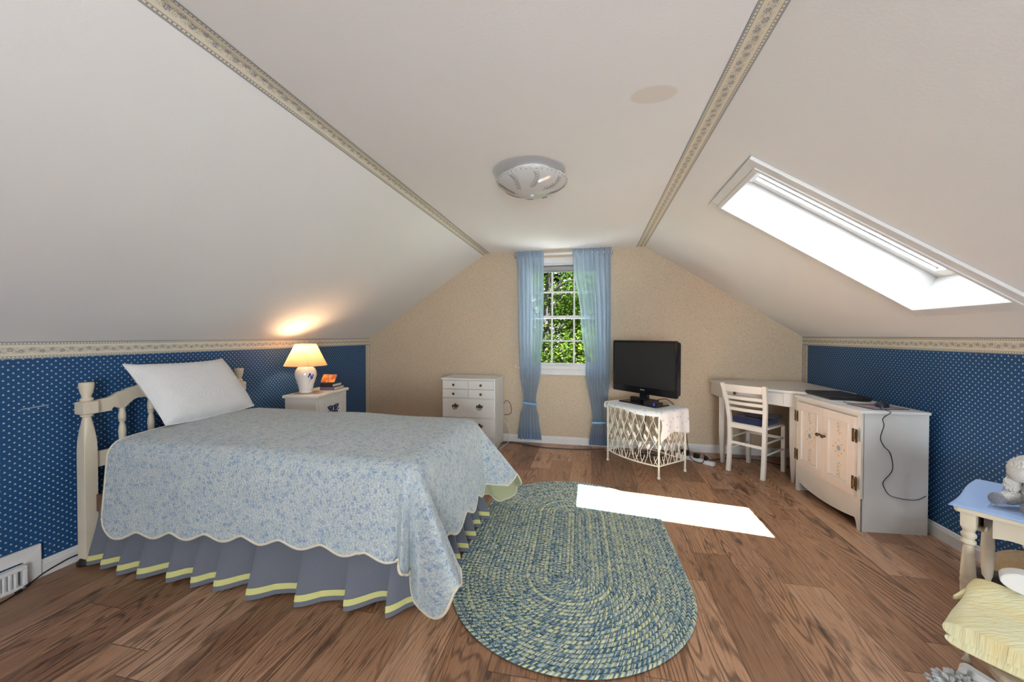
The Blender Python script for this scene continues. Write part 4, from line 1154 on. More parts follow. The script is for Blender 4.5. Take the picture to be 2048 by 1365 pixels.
for k, (y0, y1) in enumerate(((.032, CL/2-.001), (CL/2+.001, CL-.032))):
    z0, z1 = .208, CH-.047
    m = MB(); w = .062
    m.bx(-.014, .002, y0, y0+w, z0, z1); m.bx(-.014, .002, y1-w, y1, z0, z1); m.bx(-.014, .002, y0+w, y1-w, z0, z0+w); m.bx(-.014, .002, y0+w, y1-w, z1-w, z1); m.bx(-.008, .002, y0+w, y1-w, z0+w, z1-w)
    d = mk('door', m, PINKW, cab)
    m = MB(); q = .009
    for a in ((y0+w-q, y0+w, z0+w-q, z1-w+q), (y1-w, y1-w+q, z0+w-q, z1-w+q), (y0+w, y1-w, z0+w-q, z0+w), (y0+w, y1-w, z1-w, z1-w+q)): m.bx(-.018, -.014, a[0], a[1], a[2], a[3])
    mk('panel_moulding', m, WHITE2, d, bevel=.002)
    yc = (y0+y1)/2; zc = (z0+z1)/2+.012
    def dot(m, y, z, ry, rz): m.blob((-.0085, y, z), (.0012, ry, rz), nu=12, nv=6)
    FL = [FY, FB, FG]
    m1, m2, m3 = MB(), MB(), MB()
    dot(m2, yc, zc, .0185, .0185)
    for a in range(4): dot(m1, yc+.052*math.cos(a*pi/2), zc+.052*math.sin(a*pi/2), .008, .008)
    for a in range(4): dot(m2, yc+.040*math.cos(a*pi/2+.78), zc+.040*math.sin(a*pi/2+.78), .005, .005)
    mk('painted_rosette', MB().join(m1, 0).join(m2, 1), FL, d)
    for sgn in (1, -1):
        m1, m2, m3 = MB(), MB(), MB()
        zb_ = zc+sgn*.135
        dot(m1, yc+.012*sgn, zb_+sgn*.050, .0095, .0095); dot(m2, yc-.012*sgn, zb_+sgn*.046, .007, .007); dot(m1, yc-.02, zb_-sgn*.03, .005, .005)
        r1 = random.Random(4+k)
        m3.tube([(-.0085, yc-.006, zb_-sgn*.045), (-.0085, yc+.004, zb_), (-.0085, yc+.010*sgn, zb_+sgn*.046)], .0009, 5)
        for j in range(7):
            a = r1.uniform(-1, 1); z = zb_+lerp(-.04, .032, j/6); s2 = 1 if j % 2 else -1
            m3.tube([(-.0085, yc+.001, z), (-.0085, yc+s2*.010, z+.006), (-.0085, yc+s2*.015, z+.012)], [.0007, .0019, .0005], 5)
        mk('painted_sprig', MB().join(m1, 0).join(m2, 1).join(m3, 2), FL, d)
    ky = y1-.026 if k == 0 else y0+.026
    mk('knob', MB().lathe([(.007, 0), (.0065, .010), (.012, .016), (.0135, .022), (.009, .028), (0, .029)], (-.014, ky, zc+.045), 16, Matrix.Rotation(-pi/2, 3, 'Y')), BROWNK, d, smooth=45)
    hy = .031 if k == 0 else CL-.031
    for z in (z0+.085, z1-.115):
        m = MB(); m.bx(-.0175, -.014, hy-.022, hy-.006, z-.042, z+.042); m.bx(-.0175, -.014, hy+.006, hy+.022, z-.042, z+.042); m.bx(-.0175, -.014, hy-.006, hy+.006, z-.018, z+.018)
        m.tube([(-.0185, hy, z-.024), (-.0185, hy, z+.024)], .0045, 8)
        mk('hinge', m, BRASS, d)['label'] = 'aged brass H hinge'
CM = Matrix.Translation((1.641, 2.779, 0)) @ Matrix.Rotation(CA, 4, 'Z')
def cp_(x, y, z): return CM @ Vector((x, y, z))
# paper, laptop, mouse pad, mouse
PAPER = plain('white_paper', (.74, .75, .77), .7)
pa = MB()
pa.bx(-.105, .105, -.14, .14, 0, .0012)
for i in range(1): pass
o = solo('paper_sheet', pa, PAPER, 'white paper sheet under the near end of the closed laptop', 'paper', bevel=0); o.location = cp_(.115, .40, CH+.0005); o.rotation_euler.z = CA+.1
pa = MB(); pa.bx(-.10, .10, -.14, .14, 0, .0012)
o = solo('paper_sheet', pa, PAPER, 'white paper sheet under the far end of the closed laptop', 'paper'); o.location = cp_(.108, .515, CH+.0022); o.rotation_euler.z = CA-.06
lapA, lapB, lapD = at(1602, 778, 'z', .785), at(1662, 794, 'z', .785), at(1741, 793, 'z', .785)
ldir = (lapA-lapB); la = math.atan2(ldir.y, ldir.x)
lap = thing('laptop', 'closed black laptop with a red emblem on the painted cabinet', 'laptop', (0, 0, CH+.0045), la-pi/2)
LW, LD = .37, .255
lap.location = lapB + ldir.normalized()*(LW/2+.005) + Vector((ldir.y, -ldir.x, 0)).normalized()*(LD/2); lap.location.z = CH+.0045
mk('laptop_base', MB().prism(rrect(-LD/2, LD/2, -LW/2, LW/2, .012), lambda a, b, h: (a, b, h), .014), BLACK, lap, bevel=.003)
g = G('black_lid_weave'); g.set(col=(.014, .014, .016), rough=.38)
ld_ = mk('laptop_lid', MB().prism(rrect(-LD/2+.001, LD/2-.001, -LW/2+.001, LW/2-.001, .012), lambda a, b, h: (a, b, .0155+h), .0085), g.m, lap, bevel=.003)
mb = MB()
for k in range(2):
    s = 1 if k else -1
    mb.prism([(-.012, s*.004), (.012, s*.012), (.016, s*.024), (.004, s*.030), (-.006, s*.018)][::s], lambda a, b, h: (a, b, .0240+h), .0005)
mk('emblem', mb, plain('red_emblem', (.40, .06, .05), .3), ld_)['label'] = 'small red emblem'
mpd = thing('mouse_pad', 'printed mouse pad with a black rim at the near end of the cabinet top', 'mouse pad', cp_(.205, .165, CH+.0005), CA+.10)
mk('pad_base', MB().prism(rrect(-.115, .115, -.105, .105, .010), lambda a, b, h: (a, b, h), .0025), BLACK, mpd)
mk('pad_print', MB().prism(rrect(-.109, .109, -.099, .099, .008), lambda a, b, h: (a, b, .0025+h), .0004), m_padprint(), mpd)
mo = thing('computer_mouse', 'black computer mouse on the printed mouse pad', 'mouse', cp_(.225, .150, CH+.0035), CA+.9)
def mousef(u, v):
    a = 2*pi*u; r = math.sin(v*pi/2); z = math.cos(v*pi/2)
    return (.058*r*math.cos(a)*(1), .032*r*math.sin(a)*(1-.12*math.cos(2*a)), .036*max(0, z)**.75*(1+.12*math.cos(a)*r))
mk('mouse_shell', MB().grid(mousef, 36, 12, closeu=True), plain('dark_slate_plastic', (.022, .026, .034), .28), mo, smooth=170)
mk('scroll_wheel', MB().lathe([(.0, -.003), (.008, -.003), (.009, 0), (.008, .003), (0, .003)], (-.032, 0, .028), 16, Matrix.Rotation(pi/2, 3, 'X')), BLACK, mo, smooth=45)
pl_y = -.0145
def fp(px, py):   # point on the near side panel of the cabinet
    n3 = CM.to_3x3() @ Vector((0, -1, 0)); p0 = cp_(0, -.004, 0)
    d = r3*((px-1024)/f_px) + u3*((682.5-py)/f_px) + w_; o = Vector((0, 0, CAMH))
    return o + d*((p0-o).dot(n3)/d.dot(n3))
mc = [cp_(.175, .115, CH+.020), cp_(.150, .06, CH+.008), cp_(.145, .01, CH+.005), cp_(.148, -.018, CH-.004)] + [fp(*q) for q in ((1766, 838), (1768, 852), (1761, 876), (1768, 893), (1781, 908), (1785, 940), (1768, 962), (1767, 972), (1778, 990), (1800, 998), (1832, 1001), (1852, 993))]
pcord('cable', mo, mc, .0020)
pcord('cable', lap, [cp_(.10, .30, CH+.010), cp_(.075, .262, CH+.010), cp_(.105, .225, CH+.010), cp_(.15, .205, CH+.008), cp_(.20, .195, CH+.008), cp_(.235, .178, CH+.016)], .0018)
# ================================================================== BRAIDED RUG
rug = MB(); RW, RL = .588, .932; c0 = (-.122, 2.293); rr_ = math.radians(2.0)
NRG = 27; w = RW/NRG; core = RL-RW; prof = [(-.5, .0055), (-.36, .0088), (-.12, .0105), (.12, .0105), (.36, .0088), (.5, .0055)]
def stad(d, s01):
    """point on the oval of radius d; s01 0..1 round it; returns x,y,arclength"""
    t = s01*4
    if t < 1: return d, -core+2*core*t, 2*core*t
    if t < 2:
        a = pi*(t-1); return d*math.cos(a), core+d*math.sin(a), 2*core + d*a
    if t < 3: return -d, core-2*core*(t-2), 2*core + pi*d + 2*core*(t-2)
    a = pi*(t-3); return -d*math.cos(a), -core-d*math.sin(a), 4*core + pi*d + d*a
NS = 200
for k in range(NRG):
    dm = (k+.5)*w; per = 4*core + 2*pi*dm
    fl = 1 if k % 2 else 1
    vs = []; uv = []
    for i in range(NS+1):
        for j, (o, z) in enumerate(prof):
            x, y, s = stad(max(.0005, dm+o*w), i/NS)
            wob = 1 + .004*math.sin(3*math.atan2(y, x)+1)
            vs.append((x*wob, y*wob, z)); uv.append((stad(dm, i/NS)[2], k + j/5*.996+.002))
    W = len(prof)
    rug.add(vs, [(i*W+j, (i+1)*W+j, (i+1)*W+j+1, i*W+j+1)[::-1] for i in range(NS) for j in range(W-1)], uv)
ro = mk('braided_rug', rug, RUG, smooth=60); ro.location = (c0[0], c0[1], 0); ro.rotation_euler.z = rr_
tag(ro, 'oval braided rug in blue, green and yellow on the plank floor beside the bed', 'rug')

# ================================================================== CEILING LIGHT
cl = thing('ceiling_light', 'round glass ceiling light with brown sprig decoration', 'ceiling light', (-.352, 2.262, CZ))
mk('canopy', MB().lathe([(.125, 0), (.125, -.018), (.11, -.030), (.06, -.034), (0, -.034)], n=40), TRIMW, cl, smooth=40)
g = G('frosted_bowl_glass'); g.set(col=(.70, .69, .67), rough=.06, coat=.6, trans=.35, ior=1.3); 
def bowl(u, v):
    a = 2*pi*u; r = .206*math.sin(v*1.25)/math.sin(1.25); z = -.128 + .080*(1-math.cos(v*1.25))/(1-math.cos(1.25))
    if v > .9: r += .0015*math.cos(a*22)*(v-.9)/.1; z += .0015*math.cos(a*22)*(v-.9)/.1
    return (r*math.cos(a), r*math.sin(a), z)
bw = mk('glass_bowl', MB().grid(bowl, 132, 22, closeu=True), g.m, cl, smooth=170, solid=.004, off=1)
SPR = plain('brown_etching', (.22, .17, .13), .6)
def bsurf(a, v):
    p = Vector(bowl(a/(2*pi), v)); n_ = Vector((p.x*.6, p.y*.6, -.16)).normalized(); return p + n_*.0052
for k in range(8):
    mb = MB(); a0 = 2*pi*k/8+.15; P = []
    for i in range(9):
        t = i/8; P.append((a0+.42*math.sin(t*2.4)*(.5 if k % 2 else .42), lerp(.32, .82, t)))
    mb.tube([bsurf(a, v) for a, v in P], .0009, 5)
    for i in range(1, 9):
        for s in (-1, 1):
            a, v = P[i]; mb.tube([bsurf(a, v), bsurf(a+s*.04/max(.3, v), v+.03), bsurf(a+s*.06/max(.3, v), v+.06)], [.0008, .0020, .0005], 5)
    mk('etched_sprig', mb, SPR, bw)
mb = MB()
for k in range(44): mb.blob(bsurf(2*pi*k/44, .95), (.0035, .0035, .002), nu=8, nv=4)
mk('rim_dots', mb, SPR, bw)
mk('finial', MB().lathe([(0, -.138), (.010, -.136), (.016, -.128), (.018, -.122), (0, -.120)], n=18), plain('clear_finial', (.75, .74, .70), .1), cl, smooth=50)
mk('rod', MB().tube([(0, 0, -.03), (0, 0, -.12)], .005, 8), SILVER, cl)

# ================================================================== FLOOR VENT AND LEFT CORD
vt = thing('heating_register', 'white floor heating register with vertical louvres at the left wall', 'register', (XL+.02, 1.17, 0))
y1 = 1.402; y0 = .93; h = .172
mb = MB()
mb.prism([(y0, .112), (y0, h), (y1, h), (y1-.062, .112)], lambda a, b, q: (XL+.001+q, a, b), .017); mb.prism([(y1, h), (y1, 0), (y1-.062, 0), (y1-.062, .112)], lambda a, b, q: (XL+.001+q, a, b), .017)
mk('cover_frame', mb, TRIMW, vt, world=True, bevel=.003)
mb = MB(); xr_ = XL+.052
mb.bx(XL+.014, xr_, y0, y1-.066, .088, .106); mb.bx(XL+.014, xr_, y0, y1-.066, 0, .016); mb.bx(XL+.014, xr_, y1-.082, y1-.066, .016, .088)
mk('register_box', mb, TRIMW, vt, world=True, bevel=.003)
mk('dark_opening', MB().bx(XL+.010, XL+.016, y0, y1-.07, .016, .088), BLACK, vt, world=True)
mb = MB()
for k in range(22):
    y = y1-.105-.0185*k
    if y > y0+.01: mb.box((xr_-.012, y, .052), (.020, .0085, .072), rz=.35)
mk('louvres', mb, TRIMW, vt, world=True)
cd = thing('floor_cord', 'black cord with an inline switch on the floor by the heating register', 'cord', (-2.66, 1.25, 0))
pts = [(-2.60, 1.13, .004)] + [tuple(at(px, py, 'z', .004)) for px, py in ((0, 1208), (25, 1193), (60, 1168))] + [(-2.697, 1.40, .022), (-2.700, 1.46, .034), (-2.701, 1.53, .040), (-2.702, 1.75, .02), (-2.70, 1.95, .004)]
mk('cable', MB().tube(smoothpath(pts, 8), .0034, 8), CORDB, cd, world=True, smooth=60)
pq = [at(px, py, 'z', .008) for px, py in ((32, 1187), (42, 1181), (50, 1175), (58, 1170))]
mk('inline_switch', MB().tube([pq[0], pq[1]], .007, 10), BLACK, cd, world=True, smooth=50); mk('inline_switch', MB().tube([pq[2], pq[3]], .007, 10), BLACK, cd, world=True, smooth=50)
mk('connector', MB().tube([pq[1], pq[2]], .0045, 8), SILVER, cd, world=True, smooth=50)['label'] = 'pale metal connector'
hk = solo('tieback_hook', MB().lathe([(0, 0), (.008, .002), (.010, .008), (.006, .014), (0, .015)], (0, 0, 0), 14, Matrix.Rotation(pi/2, 3, 'X')), TRIMW, 'tiny white knob on the beige wall left of the left curtain', 'hook', smooth=50)
hk.location = (-.862, YF-.002, .853)
struct('trim_7', MB().box((XL+.0008, 1.395, .86), (.0008, .10, .004), rot=Matrix.Rotation(.06, 3, 'X')), plain('pale_scuff', (.36, .42, .47), .7))

# ================================================================== SIDE TABLE
TA = math.radians(-46.5)            # front edge direction
TM = Vector((1.318, 1.732, 0))          # near-left corner of the top, local origin; x along the front, y to the back
tb = thing('side_table', 'cream side table with turned legs by the right wall', 'side table', TM, TA)
TWd, TDp, TH = .548, .462, .592
mk('table_top', MB().prism(rrect(0, TWd, 0, TDp, .018), lambda a, b, h: (a, b, TH-.022+h), .022), CREAM, tb, bevel=.007)
LEGP = [(.019, 0), (.021, .010), (.016, .022), (.0145, .05), (.0185, .075), (.0235, .082), (.0235, .092), (.017, .10), (.021, .112), (.025, .120), (.024, .132), (.018, .142), (.020, .16), (.0245, .22), (.0265, .27), (.0265, .285), (.0275, .29), (.0275, .297), (.0265, .302), (.0265, .31), (.0275, .315), (.0265, .322), (.0255, .36), (.0225, .415), (.0215, .425), (.026, .431), (.0265, .438), (.022, .446), (.0265, .454), (.0275, .462), (.0225, .471), (.0245, .478), (.026, .485, 3), (.0285, .492, 30), (.0285, .571, 30)]
LEGP = [((p[0]*.68, p[1]*1.05 if p[1] < .49 else max(p[1], .517)) + tuple(p[2:])) for p in LEGP]
LEGP = [((p[0] + (p[0]-.016)*(.9 if p[1] < .512 else 0),) + tuple(p[1:])) for p in LEGP]
for x in (.034, TWd-.034):
    for y in (.045, TDp-.050):
        mk('leg', MB().lathe(LEGP, (x, y, 0), 28), CREAM, tb, smooth=35)
def skirtb(mb, p, q, n=30):
    p, q = Vector(p), Vector(q)
    def z(t):
        return .487 - .018*max(0, math.sin(pi*t))*0 + .016*math.sin(2*pi*t*2.0) * (.5) + (-.012 if .25 < t < .75 else .006)
    for i in range(n):
        a, b = p.lerp(q, i/n), p.lerp(q, (i+1)/n)
        nn = Vector((-(q-p).y, (q-p).x, 0)).normalized()*.008
        vs = [v + Vector((0, 0, zz)) for v, zz in ((a-nn, z(i/n)), (b-nn, z((i+1)/n)), (b-nn, .571), (a-nn, .571), (a+nn, z(i/n)), (b+nn, z((i+1)/n)), (b+nn, .571), (a+nn, .571))]
        mb.add(vs, [(0,1,2,3), (7,6,5,4), (0,4,5,1), (2,6,7,3)])
for p, q in (((.09, .052, 0), (TWd-.09, .052, 0)), ((.09, TDp-.052, 0), (TWd-.09, TDp-.052, 0)), ((.056, .086, 0), (.056, TDp-.086, 0)), ((TWd-.056, .086, 0), (TWd-.056, TDp-.086, 0))):
    mb = MB(); skirtb(mb, p, q); mk('apron', mb, CREAM, tb)
tcl = thing('table_cloth', 'pale blue cloth with a drawn hem line on the cream side table', 'cloth', TM + Vector((0, 0, TH)), TA)
CLB = m_fabric('pale_blue_cloth', (.27, .40, .68), (.32, .45, .72), 260, .25)
def cl_(u, v):
    a = lerp(-.008, TWd+.004, u); b = lerp(-.010, TDp-.0, v)
    z = .0025 + .0012*math.sin(a*23)*math.sin(b*31+1)
    if a < -.002: z -= (-.002-a)*.2
    if b < -.002: z -= (-.002-b)*.35 
    return (a + .004*math.sin(b*14), b + .003*math.sin(a*17), z)
mk('cloth_panel', MB().grid(cl_, 60, 50), CLB, tcl, smooth=170, solid=.0018, off=1)
mb = MB()
def hl(pts): mb.tube(pts, .0010, 4)
i0 = .075
hl([(i0, .055+k*(TDp-.11)/20, .0062+.0010*math.sin(k)) for k in range(21)]); hl([(i0+k*.022, .055, .0062) for k in range(22)]); hl([(i0+k*.022, TDp-.055, .0062) for k in range(22)])
mk('drawn_hem', mb, m_fabric('dusty_blue_thread', (.20, .27, .46), (.26, .33, .52)), tcl)['label'] = 'darker stitched hem line'
# ------------------------------------------------------------------ plush lamb
lm = thing('plush_lamb', 'white plush lamb with grey feet sitting on the pale blue table cloth', 'plush toy', (1.55, 1.705, TH+.009), math.radians(190))
FUR = m_plush('white_plush', (.60, .57, .52), (.78, .75, .70)); GREYP = m_plush('grey_plush', (.13, .13, .16), (.24, .24, .28)); TAN = m_plush('tan_plush', (.55, .38, .26), (.66, .48, .34))
def furry(c, r, n, seed, rot=None):
    n = int(n*1.7); mb = MB().blob(c, r, rot, 28, 18, .05); q = random.Random(seed); m = rot or Matrix.Identity(3)
    for _ in range(n):
        z = q.uniform(-1, 1); a = q.uniform(0, 2*pi); s = math.sqrt(1-z*z); nn = Vector((s*math.cos(a), s*math.sin(a), z))
        p = m @ Vector((nn.x*r[0]*.975, nn.y*r[1]*.975, nn.z*r[2]*.975)) + Vector(c)
        mb.blob(p, (.0042, .0042, .0042), None, 6, 4, .3)
    return mb
# local: +x is the way it faces
mk('body', furry((-.045, 0, .062), (.075, .068, .062), 420, 1), FUR, lm, smooth=80)
hd = mk('head', furry((.020, 0, .145), (.068, .052, .050), 380, 2), FUR, lm, smooth=80)
mk('muzzle', MB().blob((.066, 0, .132), (.030, .032, .030), nu=20, nv=14), m_plush('cream_muzzle', (.72, .67, .60), (.80, .76, .70), 200), hd, smooth=170)
for s in (-1, 1):
    mk('eye', MB().blob((.058, s*.034, .150), (.005, .004, .005), nu=10, nv=8), GLOSSB, hd, smooth=170)
    mk('ear', MB().blob((-.005, s*.058, .135), (.024, .010, .042), Matrix.Rotation(s*.5, 3, 'X'), 16, 10), TAN, hd, smooth=170)
    lg = mk('leg', furry((.045, s*.042, .030), (.045, .022, .022), 90, 5+s), FUR, lm, smooth=80)
    mk('foot', MB().blob((.088, s*.046, .024), (.022, .024, .023), nu=18, nv=12), GREYP, lg, smooth=170)
    mk('arm', furry((.030, s*.050, .080), (.026, .018, .030), 60, 9+s), FUR, lm, smooth=80)
# ------------------------------------------------------------------ plush bear beneath
BR = m_plush('golden_brown_plush', (.30, .185, .075), (.48, .32, .16), 60); PALE = m_plush('cream_plush', (.55, .46, .34), (.70, .62, .50), 70)
be = thing('plush_bear', 'golden brown plush bear with a green bow under the side table', 'plush toy', (1.885, 2.10, 0), math.radians(262))
mk('body', furry((-.02, .02, .13), (.125, .155, .13), 300, 21), BR, be, smooth=80)
hb = mk('head', furry((.02, .10, .235), (.095, .10, .075), 260, 22), BR, be, smooth=80)
mk('muzzle', furry((.10, .10, .215), (.045, .048, .038), 60, 23), PALE, hb, smooth=80)
for s in (-1, 1): mk('ear', furry((-.01, .10+s*.085, .29), (.020, .032, .032), 40, 24+s), PALE, hb, smooth=80)
mk('nose', MB().blob((.142, .10, .222), (.010, .014, .010), nu=12, nv=8), BLACK, hb, smooth=170)
GRB = m_fabric('dark_green_ribbon', (.02, .05, .018), (.05, .10, .03), 120)
mk('leg', furry((.085, .10, .06), (.09, .055, .055), 120, 27), PALE, be, smooth=80); mk('leg', furry((.09, -.06, .06), (.09, .055, .055), 120, 28), PALE, be, smooth=80)
bm_ = MB(); 
for s in (-1, 1): bm_.blob((.106, -.075+s*.024, .165), (.012, .026, .018), Matrix.Rotation(s*.3, 3, 'X'), 14, 10, .15)
bm_.blob((.112, -.075, .165), (.012, .012, .012), None, 12, 8)
mk('bow', bm_, GRB, be, smooth=80)['label'] = 'dark green bow'
dk = thing('dark_bag', 'dark brown soft bag between the plush bear and the yellow quilt', 'bag', (at(1986, 1150, 'z', .20).x, at(1986, 1150, 'z', .20).y, 0), math.radians(-20))
DBR = m_fabric('dark_brown_velvet', (.022, .014, .014), (.045, .030, .028))
mk('bag_body', MB().blob((0, 0, .10), (.062, .045, .10), None, 28, 16, .03, 4), DBR, dk, smooth=170)
mk('bag_flap', MB().blob((0, -.01, .195), (.060, .044, .016), None, 24, 12, .03, 4), DBR, dk, smooth=170)

# ================================================================== CHILD'S ROCKING CHAIR AND FOLDED YELLOW QUILT
RA = math.radians(-43)
rk = thing('rocking_chair', "child's cream and white wooden rocking chair under a folded yellow quilt", 'rocking chair', (1.377, 1.322, 0), RA)
RKM = Matrix.Translation((1.377, 1.322, 0)) @ Matrix.Rotation(RA, 4, 'Z'); RKI = RKM.inverted()
def rl(p): return RKI @ Vector(p)
# local: x along the front edge (to the right), y towards the back
SH = .255
def seatpoly():
    pts = []
    for k in range(36):
        a = 2*pi*k/36; pts.append((-.02+.205*math.copysign(abs(math.cos(a))**.75, math.cos(a)), .20*math.copysign(abs(math.sin(a))**.75, math.sin(a))))
    return pts
mk('seat', MB().prism(seatpoly(), lambda a, b, h: (a, b, SH-.030+h), .030), CREAM, rk, bevel=.009)
for x in (-.125, .125):
    for y in (-.12, .12):
        mk('leg', MB().lathe([(.015, .0), (.017, .02), (.020, .07), (.023, .10), (.018, .115), (.024, .13), (.020, .17), (.016, .20)], (x*1.08, y, .035), 20), CREAM, rk, smooth=45)
for x in (-.138, .138):
    m = MB() 
    ys_ = [-.27+.54*k/24 for k in range(25)]
    def rz_(y): return .0 + .55*y*y
    prof = [(y, rz_(y)+.040) for y in ys_] + [(y, rz_(y)) for y in reversed(ys_)]
    n_ = 25
    for i in range(24):
        q = [(ys_[i], rz_(ys_[i])), (ys_[i+1], rz_(ys_[i+1])), (ys_[i+1], rz_(ys_[i+1])+.042), (ys_[i], rz_(ys_[i])+.042)]
        m.add([(a, x+hh, b) for hh in (-.013, .013) for a, b in q], [(0,3,2,1), (4,5,6,7), (0,1,5,4), (2,3,7,6)])
    for yy in (-.27, .27): m.lathe([(.021, -.013), (.021, .013)], (yy, x, rz_(yy)+.021), 18, Matrix.Rotation(pi/2, 3, 'X'))
    mk('rocker', m, WHITE2, rk, smooth=40)
for y in (-.15, .15):
    mk('back_post', MB().tube(smoothpath([(.16, y*.95, SH), (.185, y, .42), (.235, y*1.02, .60)], 6), .015, 12), CREAM, rk, smooth=50)
for k in range(3): mk('back_slat', MB().bx(.172+.022*k, .184+.022*k, -.14, .14, .34+.09*k, .39+.09*k), CREAM, rk, bevel=.003)
rk_arm = None
# ------------------------------------------------------------------ folded quilt: a stack of soft folds, set out from its four visible corners
YEL = G('yellow_crinkled_quilt'); o_ = YEL.obj()
xx, yy_, zz_ = YEL.xyz(o_)
wv = YEL.noise(YEL.vm('MULTIPLY', o_, (16, 70, 5)), 1.0, 3, .6, .4)
YEL.set(col=YEL.mix(YEL.mapr(YEL.noise(o_, 9, 3), .42, .70), (.72, .68, .42), (.74, .60, .27)), rough=.85, sheen=.2); YEL.bump(wv, .7, .008)
YELI = m_fabric('ochre_inner_fold', (.48, .35, .10), (.58, .44, .16), 60)
C1, C2, C3, C4 = at(1884, 1250, 'z', .330), at(1946, 1160, 'z', .375), at(2110, 1230, 'z', .375), at(2078, 1340, 'z', .330)
yq = thing('folded_quilt', 'folded yellow crinkled quilt lying on the small rocking chair', 'quilt', (C1+C3)/2 - Vector((0, 0, .09)), 0)
def fold(z0, z1, grow, seed, rin=.5):
    q = random.Random(seed); ph = q.uniform(0, 6)
    cen = (C1+C2+C3+C4)/4
    def fn(u, v):
        # u around the edge section (a rounded loop), v along the stack's long side
        a = 2*pi*u
        s = .5 - .5*math.copysign(abs(math.cos(a))**.45, math.cos(a)); h = math.copysign(abs(math.sin(a))**.8, math.sin(a))
        p = C1.lerp(C2, v).lerp(C4.lerp(C3, v), s)
        p = cen + (p-cen)*grow
        zc, hh = (z0+z1)/2, (z1-z0)/2
        base = p.z - .35
        return (p.x + .004*math.sin(v*11+ph), p.y + .004*math.sin(v*9+ph+a), base + zc + hh*h + .006*math.sin(v*7+ph)*math.sin(s*3))
    return fn
def foldmesh(z0, z1, grow, seed):
    mb = MB(); f = fold(z0, z1, grow, seed)
    mb.grid(lambda u, v: f(v, u), 40, 40)
    n0 = 41
    mb.f.append(tuple(range(0, 41))[::-1]); mb.f.append(tuple(range(40*41, 40*41+41)))
    return mb
mk('top_fold', foldmesh(.322, .368, 1.0, 1), YEL.m, yq, world=True, smooth=60)
mk('middle_fold', foldmesh(.300, .327, .95, 2), YEL.m, yq, world=True, smooth=60)
mk('inner_fold', foldmesh(.282, .305, .88, 3), YELI, yq, world=True, smooth=60)['label'] = 'ochre inner layer'
# loose corner of the quilt flicking out on the far side
E0, E1, E2 = at(1904, 1197, 'z', .352), at(1932, 1178, 'z', .365), at(1930, 1196, 'z', .350)
m = MB()
def flick(u, v):
    p = E0.lerp(E1.lerp(E2, v), .15+.85*u); return (p.x, p.y, p.z + .006*math.sin(pi*v) - .004*v)
m.grid(flick, 10, 8); mk('loose_corner', m, YEL.m, yq, world=True, smooth=170, solid=.006, off=0)
# rounded arm end of the rocking chair, standing above the quilt
a1 = at(2060, 1176, 'z', .43)
arm = MB()
ad = Vector((.78, -.60, 0)).normalized()                     # runs out of the picture to the right
an = Vector((-.60, -.78, 0)).normalized()                    # broad face, towards the room
pts = []
for k in range(13):
    a = pi/2 + pi*k/12; pts.append((.060*math.cos(a), .033*math.sin(a)))
pts += [(.30, -.033), (.30, .033)]
arm.prism(pts, lambda a, b, h: a1 + ad*a + Vector((0, 0, b)) - an*h, .055)
mk('arm', arm, WHITE2, rk, world=True, bevel=.004)
s0 = a1 + ad*.30 - an*.028
mk('arm_post', MB().tube([s0 + Vector((0, 0, -.02)), Vector((s0.x, s0.y, SH))], .013, 12), CREAM, rk, world=True, smooth=50)
# ------------------------------------------------------------------ fluffy slipper
sl = thing('chenille_mop_pad', 'white fluffy chenille item on the floor at the bottom right', 'chenille pad', at(1922, 1392, 'z', 0), .3)
m = MB(); q = random.Random(8)
for i in range(90):
    a = q.uniform(0, 2*pi); r = math.sqrt(q.random()); x, y = .075*r*math.cos(a), .055*r*math.sin(a); z = .028*math.sqrt(max(0, 1-r*r))+.006
    d = Vector((x*.7+q.uniform(-.02, .02), y*.7+q.uniform(-.02, .02), .03+q.uniform(0, .02))).normalized()*.030
    m.tube([(x, y, z), (x+d.x*.6, y+d.y*.6, z+d.z*.7), (x+d.x, y+d.y, z+d.z*.9)], [.0060, .0072, .0040], 8)
mk('chenille_fingers', m, m_plush('white_chenille', (.80, .81, .82), (.86, .87, .88), 200), sl, smooth=80)
mk('backing', MB().lathe([(.07, 0), (.072, .006), (.06, .012), (0, .012)], n=24), SHEET, sl, smooth=50)

